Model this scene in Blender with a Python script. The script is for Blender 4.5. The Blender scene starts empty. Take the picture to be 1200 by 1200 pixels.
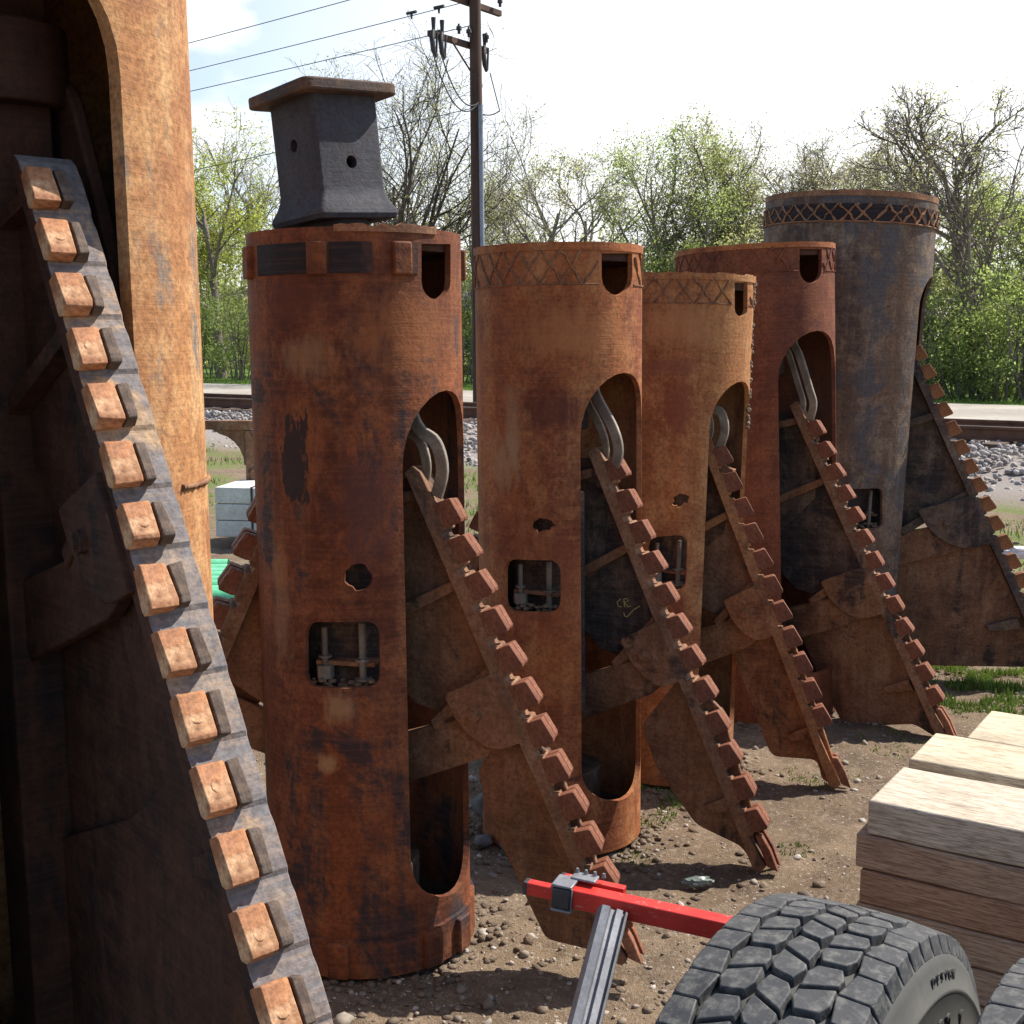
import bpy, bmesh, math, random
import numpy as np
from mathutils import Vector, Matrix, noise
from mathutils.geometry import delaunay_2d_cdt
R_ = math.radians
sc = bpy.context.scene
COL = bpy.data.collections.new("Scene"); sc.collection.children.link(COL)

# ------------------------------------------------------------------ camera
F = 1450.0; PITCH = R_(7.66); CAM = Vector((0, 0, 1.6))
def ray(x, y):
    a = (x-600)/F; b = (600-y)/F
    return Vector((a, math.cos(PITCH)+b*math.sin(PITCH), -math.sin(PITCH)+b*math.cos(PITCH)))
def gnd(x, y, z=0.0):
    r = ray(x, y); return CAM + r*((z-1.6)/r.z)
def atY(x, y, Y):
    r = ray(x, y); return CAM + r*(Y/r.y)
cd = bpy.data.cameras.new("camera"); cam = bpy.data.objects.new("camera", cd); COL.objects.link(cam)
cam.location = CAM; cam.rotation_euler = (R_(90)-PITCH, 0, 0)
cd.sensor_width = 36; cd.lens = 36*F/1200; cd.clip_end = 2000; cd.clip_start = 0.05
sc.camera = cam

# ------------------------------------------------------------------ helpers
def link(name, me, mat=None, parent=None, M=None):
    o = bpy.data.objects.new(name, me); COL.objects.link(o)
    if mat is not None and me is not None and not me.materials: me.materials.append(mat)
    if parent is not None: o.parent = parent
    if M is not None: o.matrix_basis = M
    return o
def tag(o, label=None, cat=None, group=None, kind=None):
    if label: o["label"] = label
    if cat: o["category"] = cat
    if group: o["group"] = group
    if kind: o["kind"] = kind
    return o
def empty(name, loc=(0, 0, 0), M=None):
    o = bpy.data.objects.new(name, None); COL.objects.link(o); o.empty_display_size = 0.1
    if M is not None: o.matrix_world = M
    else: o.location = loc
    return o
def finish(bm, name="m", smooth=30):
    bmesh.ops.recalc_face_normals(bm, faces=bm.faces)
    if smooth:
        for f in bm.faces: f.smooth = True
        for e in bm.edges:
            if len(e.link_faces) == 2:
                e.smooth = e.calc_face_angle(0) < R_(smooth)
            else: e.smooth = False
    me = bpy.data.meshes.new(name); bm.to_mesh(me); bm.free(); return me
def pydata(name, v, f, smooth=False):
    me = bpy.data.meshes.new(name)
    v = np.asarray(v, dtype=np.float32)
    me.from_pydata([], [], []) if False else None
    f = np.asarray(f, dtype=np.int32)
    n = f.shape[1]
    me.vertices.add(len(v)); me.vertices.foreach_set("co", v.ravel())
    me.loops.add(f.size); me.loops.foreach_set("vertex_index", f.ravel())
    me.polygons.add(len(f)); me.polygons.foreach_set("loop_start", np.arange(0, f.size, n, dtype=np.int32))
    me.polygons.foreach_set("loop_total", np.full(len(f), n, dtype=np.int32))
    me.update(calc_edges=True); me.validate()
    if smooth: me.polygons.foreach_set("use_smooth", np.ones(len(f), dtype=bool))
    return me
def bevel(o, w=0.003, seg=2, ang=40):
    m = o.modifiers.new("b", 'BEVEL'); m.width = w; m.segments = seg; m.limit_method = 'ANGLE'; m.angle_limit = R_(ang); m.use_clamp_overlap = True
    return o
def add_box(bm, c, s, M=None):
    c = Vector(c); r = []
    for dx in (-.5, .5):
        for dy in (-.5, .5):
            for dz in (-.5, .5):
                p = c+Vector((dx*s[0], dy*s[1], dz*s[2])) if M is None else M @ Vector((c.x+dx*s[0], c.y+dy*s[1], c.z+dz*s[2]))
                r.append(bm.verts.new(p))
    for q in ((0, 1, 3, 2), (4, 6, 7, 5), (0, 4, 5, 1), (2, 3, 7, 6), (0, 2, 6, 4), (1, 5, 7, 3)):
        bm.faces.new([r[i] for i in q])
def add_tube(bm, pts, rad, n=8, cap=True):
    pts = [Vector(p) for p in pts]; rings = []
    rads = rad if isinstance(rad, (list, tuple)) else [rad]*len(pts)
    prev = None
    for i, p in enumerate(pts):
        t = (pts[min(i+1, len(pts)-1)]-pts[max(i-1, 0)]).normalized()
        if prev is None:
            prev = t.orthogonal().normalized()
        prev = (prev - t*prev.dot(t)).normalized(); b = t.cross(prev)
        rings.append([bm.verts.new(p+(prev*math.cos(2*math.pi*k/n)+b*math.sin(2*math.pi*k/n))*rads[i]) for k in range(n)])
    for a, b in zip(rings, rings[1:]):
        for k in range(n): bm.faces.new((a[k], a[(k+1) % n], b[(k+1) % n], b[k]))
    if cap: bm.faces.new(rings[0][::-1]); bm.faces.new(rings[-1])
def add_prism(bm, poly, f0, f1):
    """poly 2D; f0,f1 map (a,b)->Vector for the two faces"""
    a = [bm.verts.new(f0(*p)) for p in poly]; b = [bm.verts.new(f1(*p)) for p in poly]
    bm.faces.new(a[::-1]); bm.faces.new(b)
    n = len(poly)
    for i in range(n): bm.faces.new((a[i], a[(i+1) % n], b[(i+1) % n], b[i]))
def rounded(poly, r, seg=5):
    """round the corners of a polygon; r number or list"""
    out = []; n = len(poly)
    for i in range(n):
        p = Vector(poly[i]); a = Vector(poly[i-1]); b = Vector(poly[(i+1) % n])
        ri = r[i] if isinstance(r, (list, tuple)) else r
        if ri <= 0: out.append(tuple(p)); continue
        la = min(ri, (a-p).length*.49); lb = min(ri, (b-p).length*.49)
        s = p+(a-p).normalized()*la; e = p+(b-p).normalized()*lb
        for k in range(seg+1):
            t = k/seg; out.append(tuple(s*(1-t)**2+p*2*t*(1-t)+e*t*t))
    return out
def inpoly(x, y, poly):
    c = False; n = len(poly); j = n-1
    for i in range(n):
        xi, yi = poly[i]; xj, yj = poly[j]
        if (yi > y) != (yj > y) and x < (xj-xi)*(y-yi)/(yj-yi)+xi: c = not c
        j = i
    return c

# ------------------------------------------------------------------ materials
class NT:
    def __init__(s, name):
        s.m = bpy.data.materials.new(name); s.m.use_nodes = True; s.t = s.m.node_tree; s.n = s.t.nodes; s.l = s.t.links
        s.b = s.n["Principled BSDF"]; s.out = s.n["Material Output"]
        s.tc = s.n.new("ShaderNodeTexCoord")
    def map(s, scale=(1, 1, 1), loc=(0, 0, 0), src="Object", rot=(0, 0, 0)):
        m = s.n.new("ShaderNodeMapping"); m.inputs["Scale"].default_value = scale; m.inputs["Location"].default_value = loc; m.inputs["Rotation"].default_value = rot
        s.l.new(s.tc.outputs[src], m.inputs[0]); return m.outputs[0]
    def noise(s, vec, scale, detail=5, rough=.55, dist=0):
        n = s.n.new("ShaderNodeTexNoise"); n.inputs["Scale"].default_value = scale; n.inputs["Detail"].default_value = detail
        n.inputs["Roughness"].default_value = rough; n.inputs["Distortion"].default_value = dist
        s.l.new(vec, n.inputs["Vector"]); return n.outputs["Fac"]
    def voro(s, vec, scale, feat='F1', out="Distance"):
        n = s.n.new("ShaderNodeTexVoronoi"); n.feature = feat; n.inputs["Scale"].default_value = scale; s.l.new(vec, n.inputs["Vector"]); return n.outputs[out]
    def ramp(s, fac, stops):
        r = s.n.new("ShaderNodeValToRGB"); e = r.color_ramp.elements
        while len(e) < len(stops): e.new(.5)
        for i, (p, c) in enumerate(stops):
            e[i].position = p; e[i].color = (c[0], c[1], c[2], 1) if isinstance(c, (tuple, list)) else (c, c, c, 1)
        s.l.new(fac, r.inputs[0]); return r.outputs[0]
    def mix(s, fac, a, b, mode='MIX'):
        m = s.n.new("ShaderNodeMix"); m.data_type = 'RGBA'; m.blend_type = mode
        for i, v in ((0, fac), (6, a), (7, b)):
            if isinstance(v, (int, float)): m.inputs[i].default_value = v
            elif isinstance(v, (tuple, list)): m.inputs[i].default_value = (v[0], v[1], v[2], 1)
            else: s.l.new(v, m.inputs[i])
        return m.outputs[2]
    def mathn(s, op, a, b=0.0, clamp=False):
        m = s.n.new("ShaderNodeMath"); m.operation = op; m.use_clamp = clamp
        for i, v in ((0, a), (1, b)):
            if isinstance(v, (int, float)): m.inputs[i].default_value = v
            else: s.l.new(v, m.inputs[i])
        return m.outputs[0]
    def bump(s, h, strength=.3, dist=.01):
        b = s.n.new("ShaderNodeBump"); b.inputs["Strength"].default_value = strength; b.inputs["Distance"].default_value = dist
        s.l.new(h, b.inputs["Height"]); s.l.new(b.outputs[0], s.b.inputs["Normal"])
    def fin(s, col, rough=.8, metal=0, spec=.3):
        if isinstance(col, (tuple, list)): s.b.inputs["Base Color"].default_value = (*col[:3], 1)
        else: s.l.new(col, s.b.inputs["Base Color"])
        if isinstance(rough, (int, float)): s.b.inputs["Roughness"].default_value = rough
        else: s.l.new(rough, s.b.inputs["Roughness"])
        s.b.inputs["Metallic"].default_value = metal; s.b.inputs["Specular IOR Level"].default_value = spec
        return s.m

def rust(name, seed, base=(.26, .085, .032), dark=(.085, .026, .016), tan=(.34, .18, .085), paint=(.022, .026, .034), paint_amt=.3, tan_amt=.4, lines=.5):
    N = NT(name); v = N.map(loc=(seed*3.7, seed*1.9, seed*.83)); vs = N.map(scale=(1, 1, .16), loc=(seed, seed*2, 0)); vh = N.map(scale=(.25, .25, 9), loc=(0, seed, seed))
    n1 = N.noise(N.map(scale=(1, 1, .5), loc=(seed*3.7, seed*1.9, seed*.83)), 3.4, 5, .62, .5); n2 = N.noise(v, 13, 5, .68, .3); n3 = N.noise(v, 90, 2, .7); ns = N.noise(vs, 11, 4, .62); nh = N.noise(vh, 14, 3, .7)
    c = N.mix(N.ramp(n1, [(.4, 0), (.58, 1)]), dark, base); c = N.mix(N.ramp(N.noise(v, 1.3, 3, .6, .6), [(.42, .65), (.54, 0)]), c, dark)
    c = N.mix(N.ramp(n2, [(.42, 0), (.66, .45)]), c, tuple(x*1.35 for x in base))
    tf = N.mathn('MULTIPLY', N.ramp(N.mix(.5, ns, n2), [(.47, 0), (.66, 1)]), tan_amt)
    c = N.mix(tf, c, tan)
    sp = N.ramp(N.noise(v, 34, 3, .72), [(.56, 0), (.72, .45)])
    c = N.mix(sp, c, tuple(x*.55 for x in dark))
    pm = N.mix(.4, N.noise(v, 2.3, 6, .76, .9), ns)
    th = .6-.2*paint_amt
    c = N.mix(N.ramp(pm, [(th, 0), (th+.06, .9)]), c, paint)
    dr = N.noise(N.map(scale=(1, 1, .05), loc=(seed*5, 0, 0)), 30, 3, .6)
    c = N.mix(N.ramp(dr, [(.52, 0), (.7, .38)]), c, dark); c = N.mix(N.ramp(dr, [(.3, .16), (.42, 0)]), c, tan)
    # scraped fine horizontal lines and tiny pits
    c = N.mix(N.mathn('MULTIPLY', N.ramp(nh, [(.45, 0), (.62, 1)]), lines*.3), c, tuple(min(1, x*1.5+.02) for x in base))
    c = N.mix(N.ramp(n3, [(.3, .45), (.62, 0)]), c, (.03, .014, .01))
    hh = N.mix(.5, n2, n3); hh = N.mix(.25, hh, nh)
    N.bump(hh, .55, .006)
    return N.fin(c, N.ramp(n2, [(.3, .6), (.7, .92)]), 0, .2)

def simple(name, c1, c2, scale=8, rough=.8, metal=0, spec=.3, bump=.25, bd=.004, stretch=(1, 1, 1), detail=6):
    N = NT(name); v = N.map(scale=stretch); n1 = N.noise(v, scale, detail, .62, .2); n2 = N.noise(v, scale*7, 5, .65)
    c = N.mix(N.ramp(n1, [(.34, 0), (.66, 1)]), c1, c2); c = N.mix(N.ramp(n2, [(.35, .35), (.6, 0)]), c, tuple(x*.5 for x in c1))
    N.bump(N.mix(.6, n1, n2), bump, bd); return N.fin(c, rough, metal, spec)

M = {}
M['b0'] = rust('rust_ochre', 1.3, base=(.48, .23, .09), dark=(.32, .14, .06), tan=(.56, .36, .18), paint=(.15, .14, .13), paint_amt=.3, tan_amt=.95)
M['b0in_shade'] = rust('rust_inner_shaded', 2.3, base=(.085, .034, .02), dark=(.028, .014, .011), tan=(.11, .06, .035), paint=(.01, .011, .014), paint_amt=.4, tan_amt=.3)  # rust darkened so the interior's shade sits in the colour
M['b1'] = rust('rust_red', 3.1, base=(.225, .068, .025), dark=(.08, .025, .014), tan=(.29, .14, .065), paint_amt=.42, tan_amt=.5)
M['b2'] = rust('rust_orange', 4.4, base=(.36, .12, .04), dark=(.17, .05, .022), tan=(.44, .23, .1), paint_amt=.05, tan_amt=.7)
M['b3'] = rust('rust_tan', 5.7, base=(.38, .16, .058), dark=(.18, .06, .028), tan=(.46, .28, .13), paint_amt=.04, tan_amt=.75)
M['b4'] = rust('rust_maroon', 6.2, base=(.2, .062, .028), dark=(.1, .03, .018), tan=(.29, .13, .06), paint_amt=.1, tan_amt=.3)
M['b5'] = rust('rust_grey', 7.9, base=(.18, .105, .065), dark=(.07, .048, .04), tan=(.34, .27, .19), paint=(.085, .084, .09), paint_amt=.55, tan_amt=.8)
M['wing'] = rust('rust_wing', 8.8, base=(.235, .115, .06), dark=(.1, .05, .03), tan=(.36, .25, .165), paint=(.022, .022, .024), paint_amt=.35, tan_amt=.5)
M['wing_orange'] = rust('rust_wing_orange', 9.5, base=(.34, .145, .058), dark=(.16, .065, .03), tan=(.42, .25, .13), paint=(.02, .02, .024), paint_amt=.18, tan_amt=.5)
M['wing_dark'] = rust('rust_wing_dark', 10.5, base=(.15, .1, .07), dark=(.055, .043, .037), tan=(.32, .25, .19), paint=(.02, .023, .03), paint_amt=.62, tan_amt=.5)
M['tooth'] = rust('rust_tooth', 11.5, base=(.48, .22, .095), dark=(.26, .1, .05), tan=(.72, .52, .32), paint_amt=.0, tan_amt=.95)
M['tooth_shade'] = rust('rust_tooth_shaded', 17.5, base=(.27, .105, .055), dark=(.13, .045, .026), tan=(.36, .2, .13), paint_amt=.0, tan_amt=.4)  # darker copy of the tooth rust, shade of the sides put into it
M['bar0'] = rust('worn_grey_steel', 12.4, base=(.42, .26, .14), dark=(.2, .17, .155), tan=(.56, .36, .17), paint=(.14, .138, .15), paint_amt=.8, tan_amt=.8)
M['band'] = rust('band_dark', 13.4, base=(.09, .045, .03), dark=(.03, .02, .018), tan=(.14, .08, .05), paint=(.012, .014, .02), paint_amt=.9, tan_amt=.3)
M['weld'] = rust('weld_bead', 14.4, base=(.3, .14, .07), dark=(.12, .06, .035), tan=(.36, .24, .14), paint_amt=0, tan_amt=.6)
M['socket'] = rust('socket_paint', 15.1, base=(.052, .055, .066), dark=(.03, .032, .04), tan=(.085, .08, .08), paint=(.036, .04, .05), paint_amt=.5, tan_amt=.5, lines=.15)
M['flange'] = rust('rust_flange', 31.5, base=(.15, .085, .055), dark=(.05, .04, .036), tan=(.22, .15, .1), paint=(.045, .045, .05), paint_amt=.55, tan_amt=.3)
M['grease'] = simple('greasy_steel', (.09, .08, .07), (.2, .18, .15), 12, .5, .1, .5)
M['mast'] = rust('rust_mast', 21.5, base=(.085, .05, .034), dark=(.03, .02, .015), tan=(.14, .11, .08), paint_amt=.4, tan_amt=.5)
M['link'] = simple('muddy_link_steel', (.17, .14, .11), (.36, .31, .25), 14, .75, 0, .3)
M['alu'] = simple('aluminium', (.16, .16, .17), (.25, .25, .265), 6, .5, .35, .5, .1, .002, stretch=(6, 6, .6))
def mk_red():
    N = NT('red_paint'); v = N.map(); n = N.noise(v, 14, 5, .65, .3); n2 = N.noise(N.map(scale=(1, 1, 5)), 60, 4, .7)
    c = N.mix(N.ramp(n, [(.35, 0), (.65, 1)]), (.4, .014, .01), (.55, .03, .02)); c = N.mix(N.ramp(n2, [(.6, 0), (.7, .7)]), c, (.3, .22, .2)); c = N.mix(N.ramp(n, [(.62, 0), (.75, .5)]), c, (.16, .05, .035))
    N.bump(n2, .2, .001); return N.fin(c, .45, 0, .4)
M['red'] = mk_red()
M['blackp'] = simple('black_plastic', (.02, .02, .022), (.05, .05, .055), 20, .5, 0, .4)
M['rubber'] = None
def mk_rubber():
    N = NT('tyre_rubber'); v = N.map(); n1 = N.noise(v, 9, 7, .7, .4); n2 = N.noise(v, 60, 6, .7); 
    c = N.mix(N.ramp(n1, [(.38, 0), (.66, 1)]), (.022, .023, .026), (.06, .06, .062)); c = N.mix(N.ramp(n2, [(.48, 0), (.72, .6)]), c, (.2, .19, .165))
    N.bump(n2, .35, .002); return N.fin(c, N.ramp(n1, [(.3, .55), (.7, .85)]), 0, .35)
M['rubber'] = mk_rubber()
def mk_wall():
    N = NT('tyre_sidewall'); v = N.map(); n1 = N.noise(v, 5, 7, .6, .4); n2 = N.noise(v, 60, 6, .7)
    c = N.mix(N.ramp(n1, [(.3, 0), (.7, 1)]), (.05, .05, .047), (.09, .087, .078)); c = N.mix(N.ramp(n2, [(.4, .3), (.6, 0)]), c, (.05, .05, .05))
    N.bump(n2, .2, .001); return N.fin(c, .8, 0, .3)
M['sidewall'] = mk_wall()
def mk_wood(name, light, mid, dark, seed):
    N = NT(name); v = N.map(scale=(1.1, 14, 14), loc=(seed, seed, seed)); v2 = N.map(loc=(seed, 0, seed))
    g = N.noise(v, 4, 8, .68, .9); g2 = N.noise(v, 22, 4, .7, .2); st = N.noise(v2, 3.5, 7, .65, .5)
    c = N.mix(N.ramp(g, [(.3, 0), (.7, 1)]), mid, light); c = N.mix(N.ramp(g2, [(.38, .75), (.55, 0)]), c, dark); c = N.mix(N.ramp(st, [(.5, 0), (.75, .65)]), c, dark)
    cr = N.noise(N.map(scale=(.5, 14, 14), loc=(seed*2, 0, 0)), 3.2, 3, .5, .3); c = N.mix(N.ramp(cr, [(.27, .95), (.31, 0)]), c, (.02, .014, .01))
    fb_ = N.noise(N.map(scale=(1.6, 70, 70), loc=(seed, 3, 0)), 4, 3, .7); c = N.mix(N.ramp(fb_, [(.36, .6), (.52, 0)]), c, dark)
    kn = N.voro(N.map(scale=(1.1, 3.4, 3.4), loc=(seed, seed, 1)), 1.6); c = N.mix(N.ramp(kn, [(.05, .85), (.1, 0)]), c, dark)
    N.bump(N.mix(.5, g, fb_), .8, .004); return N.fin(c, .85, 0, .2)
M['wood_a'] = mk_wood('timber_pale', (.66, .59, .48), (.52, .43, .32), (.2, .15, .11), 0)
M['wood_b'] = mk_wood('timber_brown', (.5, .37, .26), (.4, .27, .18), (.16, .1, .07), 5)
M['wood_c'] = mk_wood('timber_red', (.48, .31, .2), (.37, .22, .135), (.15, .08, .052), 9)
M['wood_g'] = mk_wood('timber_weathered', (.72, .63, .47), (.6, .49, .34), (.2, .15, .1), 14)
M['concrete'] = simple('pale_concrete', (.5, .49, .46), (.68, .67, .63), 6, .9)
M['greenp'] = simple('green_plastic', (.1, .45, .22), (.22, .6, .36), 4, .4, 0, .5, .05, .001)
M['bark'] = simple('bark', (.13, .105, .085), (.26, .22, .18), 3, .95, bump=.5, bd=.03, stretch=(1, 1, .25))
M['bark_dark'] = simple('bark_dark', (.06, .048, .04), (.13, .11, .09), 3, .95, bump=.5, bd=.03, stretch=(1, 1, .25))
M['bark_pale'] = simple('bark_pale', (.2, .18, .15), (.34, .31, .27), 3, .95, bump=.4, bd=.03, stretch=(1, 1, .25))
M['railsteel'] = simple('rail_steel', (.1, .045, .028), (.17, .08, .05), 5, .8, 0, .3)
M['railtop'] = simple('rail_polished', (.35, .33, .32), (.45, .43, .41), 5, .3, .8, .5)
M['tie'] = simple('tie_wood', (.06, .04, .03), (.15, .11, .085), 6, .9)
M['pole'] = simple('pole_wood', (.05, .03, .024), (.11, .068, .05), 5, .9, stretch=(1, 1, .1))
M['conduit'] = simple('grey_conduit', (.22, .25, .3), (.3, .33, .38), 4, .5)
M['wire'] = simple('wire_black', (.03, .03, .035), (.06, .06, .065), 4, .6)
M['brick'] = simple('brick_wall', (.2, .09, .06), (.3, .16, .11), 4, .9)
M['roofing'] = simple('roof_shingle', (.08, .075, .07), (.14, .13, .12), 3, .9)
M['glass'] = simple('window_glass', (.03, .04, .045), (.05, .06, .07), 1, .1, 0, .6, 0)
M['trim'] = simple('pale_trim', (.55, .55, .52), (.68, .68, .64), 3, .7)
M['ragm'] = simple('white_cloth', (.6, .62, .66), (.8, .81, .84), 20, .9)
M['litter'] = simple('litter_plastic', (.13, .17, .15), (.26, .29, .26), 20, .4)
M['soil'] = simple('dry_soil', (.13, .093, .064), (.25, .19, .135), 14, .95, bump=.8, bd=.02)
def mk_leaf(name, c1, c2, tr=.7):
    N = NT(name); v = N.map(); n = N.noise(v, .9, 3, .6); n2 = N.noise(v, 6, 3, .6)
    c = N.mix(N.ramp(n, [(.38, 0), (.62, 1)]), c1, c2); c = N.mix(N.ramp(n2, [(.35, .5), (.6, 0)]), c, tuple(x*.5 for x in c1))
    N.fin(c, .6, 0, .25); t = N.n.new("ShaderNodeBsdfTranslucent"); N.l.new(c, t.inputs[0]); m = N.n.new("ShaderNodeMixShader"); m.inputs[0].default_value = tr
    N.l.new(N.b.outputs[0], m.inputs[1]); N.l.new(t.outputs[0], m.inputs[2]); N.l.new(m.outputs[0], N.out.inputs[0]); return N.m
M['leaf_lime'] = mk_leaf('leaf_lime', (.38, .43, .07), (.52, .56, .12))
M['leaf_green'] = mk_leaf('leaf_green', (.3, .38, .1), (.45, .52, .18))
M['leaf_olive'] = mk_leaf('leaf_olive', (.36, .37, .14), (.52, .51, .24))
M['leaf_deep'] = mk_leaf('leaf_deep', (.22, .28, .08), (.36, .43, .15))
M['leaf_tan'] = mk_leaf('leaf_tan', (.42, .4, .22), (.54, .5, .3))
M['stone'] = None
def mk_stone(name, cols):
    N = NT(name); g = N.n.new("ShaderNodeNewGeometry"); c = N.ramp(g.outputs["Random Per Island"], [(i/(len(cols)-1), c) for i, c in enumerate(cols)])
    n = N.noise(N.map(), 60, 4, .6); c = N.mix(N.ramp(n, [(.35, .4), (.6, 0)]), c, (.1, .09, .08)); return N.fin(c, .9, 0, .25)
M['stone'] = mk_stone('pebble_stone', [(.13, .095, .07), (.24, .19, .14), (.34, .29, .23), (.17, .13, .1), (.55, .5, .44), (.28, .22, .175)])
M['ballast'] = mk_stone('ballast_stone', [(.22, .19, .17), (.42, .38, .35), (.3, .27, .26), (.55, .5, .46), (.16, .13, .12), (.38, .33, .31)])
M['grassb'] = mk_leaf('grass_blade', (.1, .17, .025), (.19, .27, .05), .3)

# ------------------------------------------------------------------ world and sun
w = bpy.data.worlds.new("World"); sc.world = w; w.use_nodes = True; nt = w.node_tree; nt.nodes.clear()
SE, SA = R_(51), R_(66)
sky = nt.nodes.new("ShaderNodeTexSky"); sky.sky_type = 'NISHITA'; sky.sun_disc = False; sky.sun_elevation = SE; sky.sun_rotation = SA
bg1 = nt.nodes.new("ShaderNodeBackground"); bg1.inputs[1].default_value = .095; nt.links.new(sky.outputs[0], bg1.inputs[0])
bg2 = nt.nodes.new("ShaderNodeBackground"); bg2.inputs[0].default_value = (.97, .985, 1, 1); bg2.inputs[1].default_value = .64
tc = nt.nodes.new("ShaderNodeTexCoord"); sx = nt.nodes.new("ShaderNodeSeparateXYZ"); nt.links.new(tc.outputs["Generated"], sx.inputs[0])
mp = nt.nodes.new("ShaderNodeMapping"); mp.inputs["Scale"].default_value = (1, 1, 2.6); mp.inputs["Location"].default_value = (.3, .1, .45); nt.links.new(tc.outputs["Generated"], mp.inputs[0])
nz = nt.nodes.new("ShaderNodeTexNoise"); nz.inputs["Scale"].default_value = 3.4; nz.inputs["Detail"].default_value = 7; nz.inputs["Roughness"].default_value = .55; nt.links.new(mp.outputs[0], nz.inputs[0])
rp = nt.nodes.new("ShaderNodeValToRGB"); rp.color_ramp.elements[0].position = .36; rp.color_ramp.elements[1].position = .52
nt.links.new(nz.outputs[0], rp.inputs[0])
def wm(op, a, b, clamp=False):
    m = nt.nodes.new("ShaderNodeMath"); m.operation = op; m.use_clamp = clamp
    for i, v in ((0, a), (1, b)):
        if isinstance(v, (int, float)): m.inputs[i].default_value = v
        else: nt.links.new(v, m.inputs[i])
    return m.outputs[0]
# added cloud bank whitens the view, thicker east and low; none overhead, for contrast
front = wm('ADD', wm('MULTIPLY', sx.outputs[1], 2.2), wm('MULTIPLY', sx.outputs[2], -2.0)); front = wm('ADD', front, .1, True)
bank = wm('ADD', wm('MULTIPLY', sx.outputs[0], 2.6), .86, True)
cl = wm('MAXIMUM', rp.outputs[0], bank); fac = wm('MULTIPLY', cl, front, True)
mx = nt.nodes.new("ShaderNodeMixShader"); nt.links.new(fac, mx.inputs[0]); nt.links.new(bg1.outputs[0], mx.inputs[1]); nt.links.new(bg2.outputs[0], mx.inputs[2])
wo = nt.nodes.new("ShaderNodeOutputWorld"); nt.links.new(mx.outputs[0], wo.inputs[0])
sl = bpy.data.lights.new("sun", 'SUN'); sl.energy = 3.9; sl.angle = R_(.5); sl.color = (1, .95, .87)
so = bpy.data.objects.new("sun", sl); COL.objects.link(so)
S = Vector((math.sin(SA)*math.cos(SE), math.cos(SA)*math.cos(SE), math.sin(SE)))
so.rotation_euler = (-S).to_track_quat('-Z', 'Y').to_euler(); so.location = (3, -2, 8)
sc.view_settings.view_transform = 'Standard'; sc.view_settings.look = 'None'; sc.view_settings.gamma = 1; sc.view_settings.exposure = 1.08
sc.render.engine = 'CYCLES'; sc.cycles.max_bounces = 5; sc.cycles.diffuse_bounces = 3; sc.cycles.glossy_bounces = 2; sc.cycles.transmission_bounces = 2

# ------------------------------------------------------------------ drilling buckets
def shell_mesh(R, H, holes, th=.016, seam=-math.pi*.75, zsplit=None):
    t0 = seam; t1 = seam+2*math.pi; nT = 96; nZ = max(6, int(H/.09))
    vs, es = [], []
    def loop(pts):
        b = len(vs); vs.extend(pts); es.extend([(b+i, b+(i+1) % len(pts)) for i in range(len(pts))])
    k = 1000.0
    T = [t0+(t1-t0)*i/nT for i in range(nT+1)]; Z = [H*i/nZ for i in range(nZ+1)]
    loop([(t, 0) for t in T[:-1]]+[(t1, z) for z in Z[:-1]]+[(t, H) for t in T[:0:-1]]+[(t0, z) for z in Z[:0:-1]])
    hs = []
    for h in holes:
        pts = []
        n = len(h)
        for i in range(n):
            a = h[i]; b = h[(i+1) % n]; m = max(1, int(max(abs(a[0]-b[0])/.05, abs(a[1]-b[1])/.06)))
            for q in range(m): pts.append((a[0]+(b[0]-a[0])*q/m, a[1]+(b[1]-a[1])*q/m))
        c = sum(p[0] for p in pts)/len(pts); sh = 0
        while c+sh < t0: sh += 2*math.pi
        while c+sh > t1: sh -= 2*math.pi
        pts = [(p[0]+sh, p[1]) for p in pts]; hs.append(pts); loop(pts)
    bb = [(min(p[0] for p in h), max(p[0] for p in h), min(p[1] for p in h), max(p[1] for p in h)) for h in hs]
    def inh(x, y):
        for h, (a, b, c, d) in zip(hs, bb):
            if a <= x <= b and c <= y <= d and inpoly(x, y, h): return True
        return False
    for t in T[1:-1]:
        for z in Z[1:-1]:
            ok = True
            for h, (a, b, c, d) in zip(hs, bb):
                if a-.03 <= t <= b+.03 and c-.03 <= z <= d+.03:
                    if inpoly(t, z, h): ok = False; break
                    if min((t-p[0])**2+(z-p[1])**2 for p in h) < .0005: ok = False; break
            if ok: vs.append((t, z))
    r = delaunay_2d_cdt([Vector(v) for v in vs], es, [], 0, 1e-6)
    pv, tri = r[0], r[2]
    keep = []
    for f in tri:
        cx = sum(pv[i].x for i in f)/3; cy = sum(pv[i].y for i in f)/3
        if not inh(cx, cy): keep.append(f)
    bm = bmesh.new(); key = {}; O = []; I = []
    for p in pv:
        q = (round(math.sin(p.x)*R, 5), round(math.cos(p.x)*R, 5), round(p.y, 5))
        if q not in key:
            s, c = math.sin(p.x), math.cos(p.x)
            key[q] = (bm.verts.new((s*R, -c*R, p.y)), bm.verts.new((s*(R-th), -c*(R-th), p.y)))
        O.append(key[q][0]); I.append(key[q][1])
    for f in keep:
        try:
            bm.faces.new([O[i] for i in f]); bm.faces.new([I[i] for i in reversed(f)])
        except ValueError: pass
    pair = {o: i for o, i in key.values()}
    for e in [e for e in bm.edges if len(e.link_faces) == 1 and e.verts[0] in pair]:
        a, b = e.verts
        try: bm.faces.new((a, b, pair[b], pair[a]))
        except ValueError: pass
    bmesh.ops.delete(bm, geom=[v for v in bm.verts if not v.link_faces], context='VERTS')
    return finish(bm, 'shell', 35)

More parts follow.
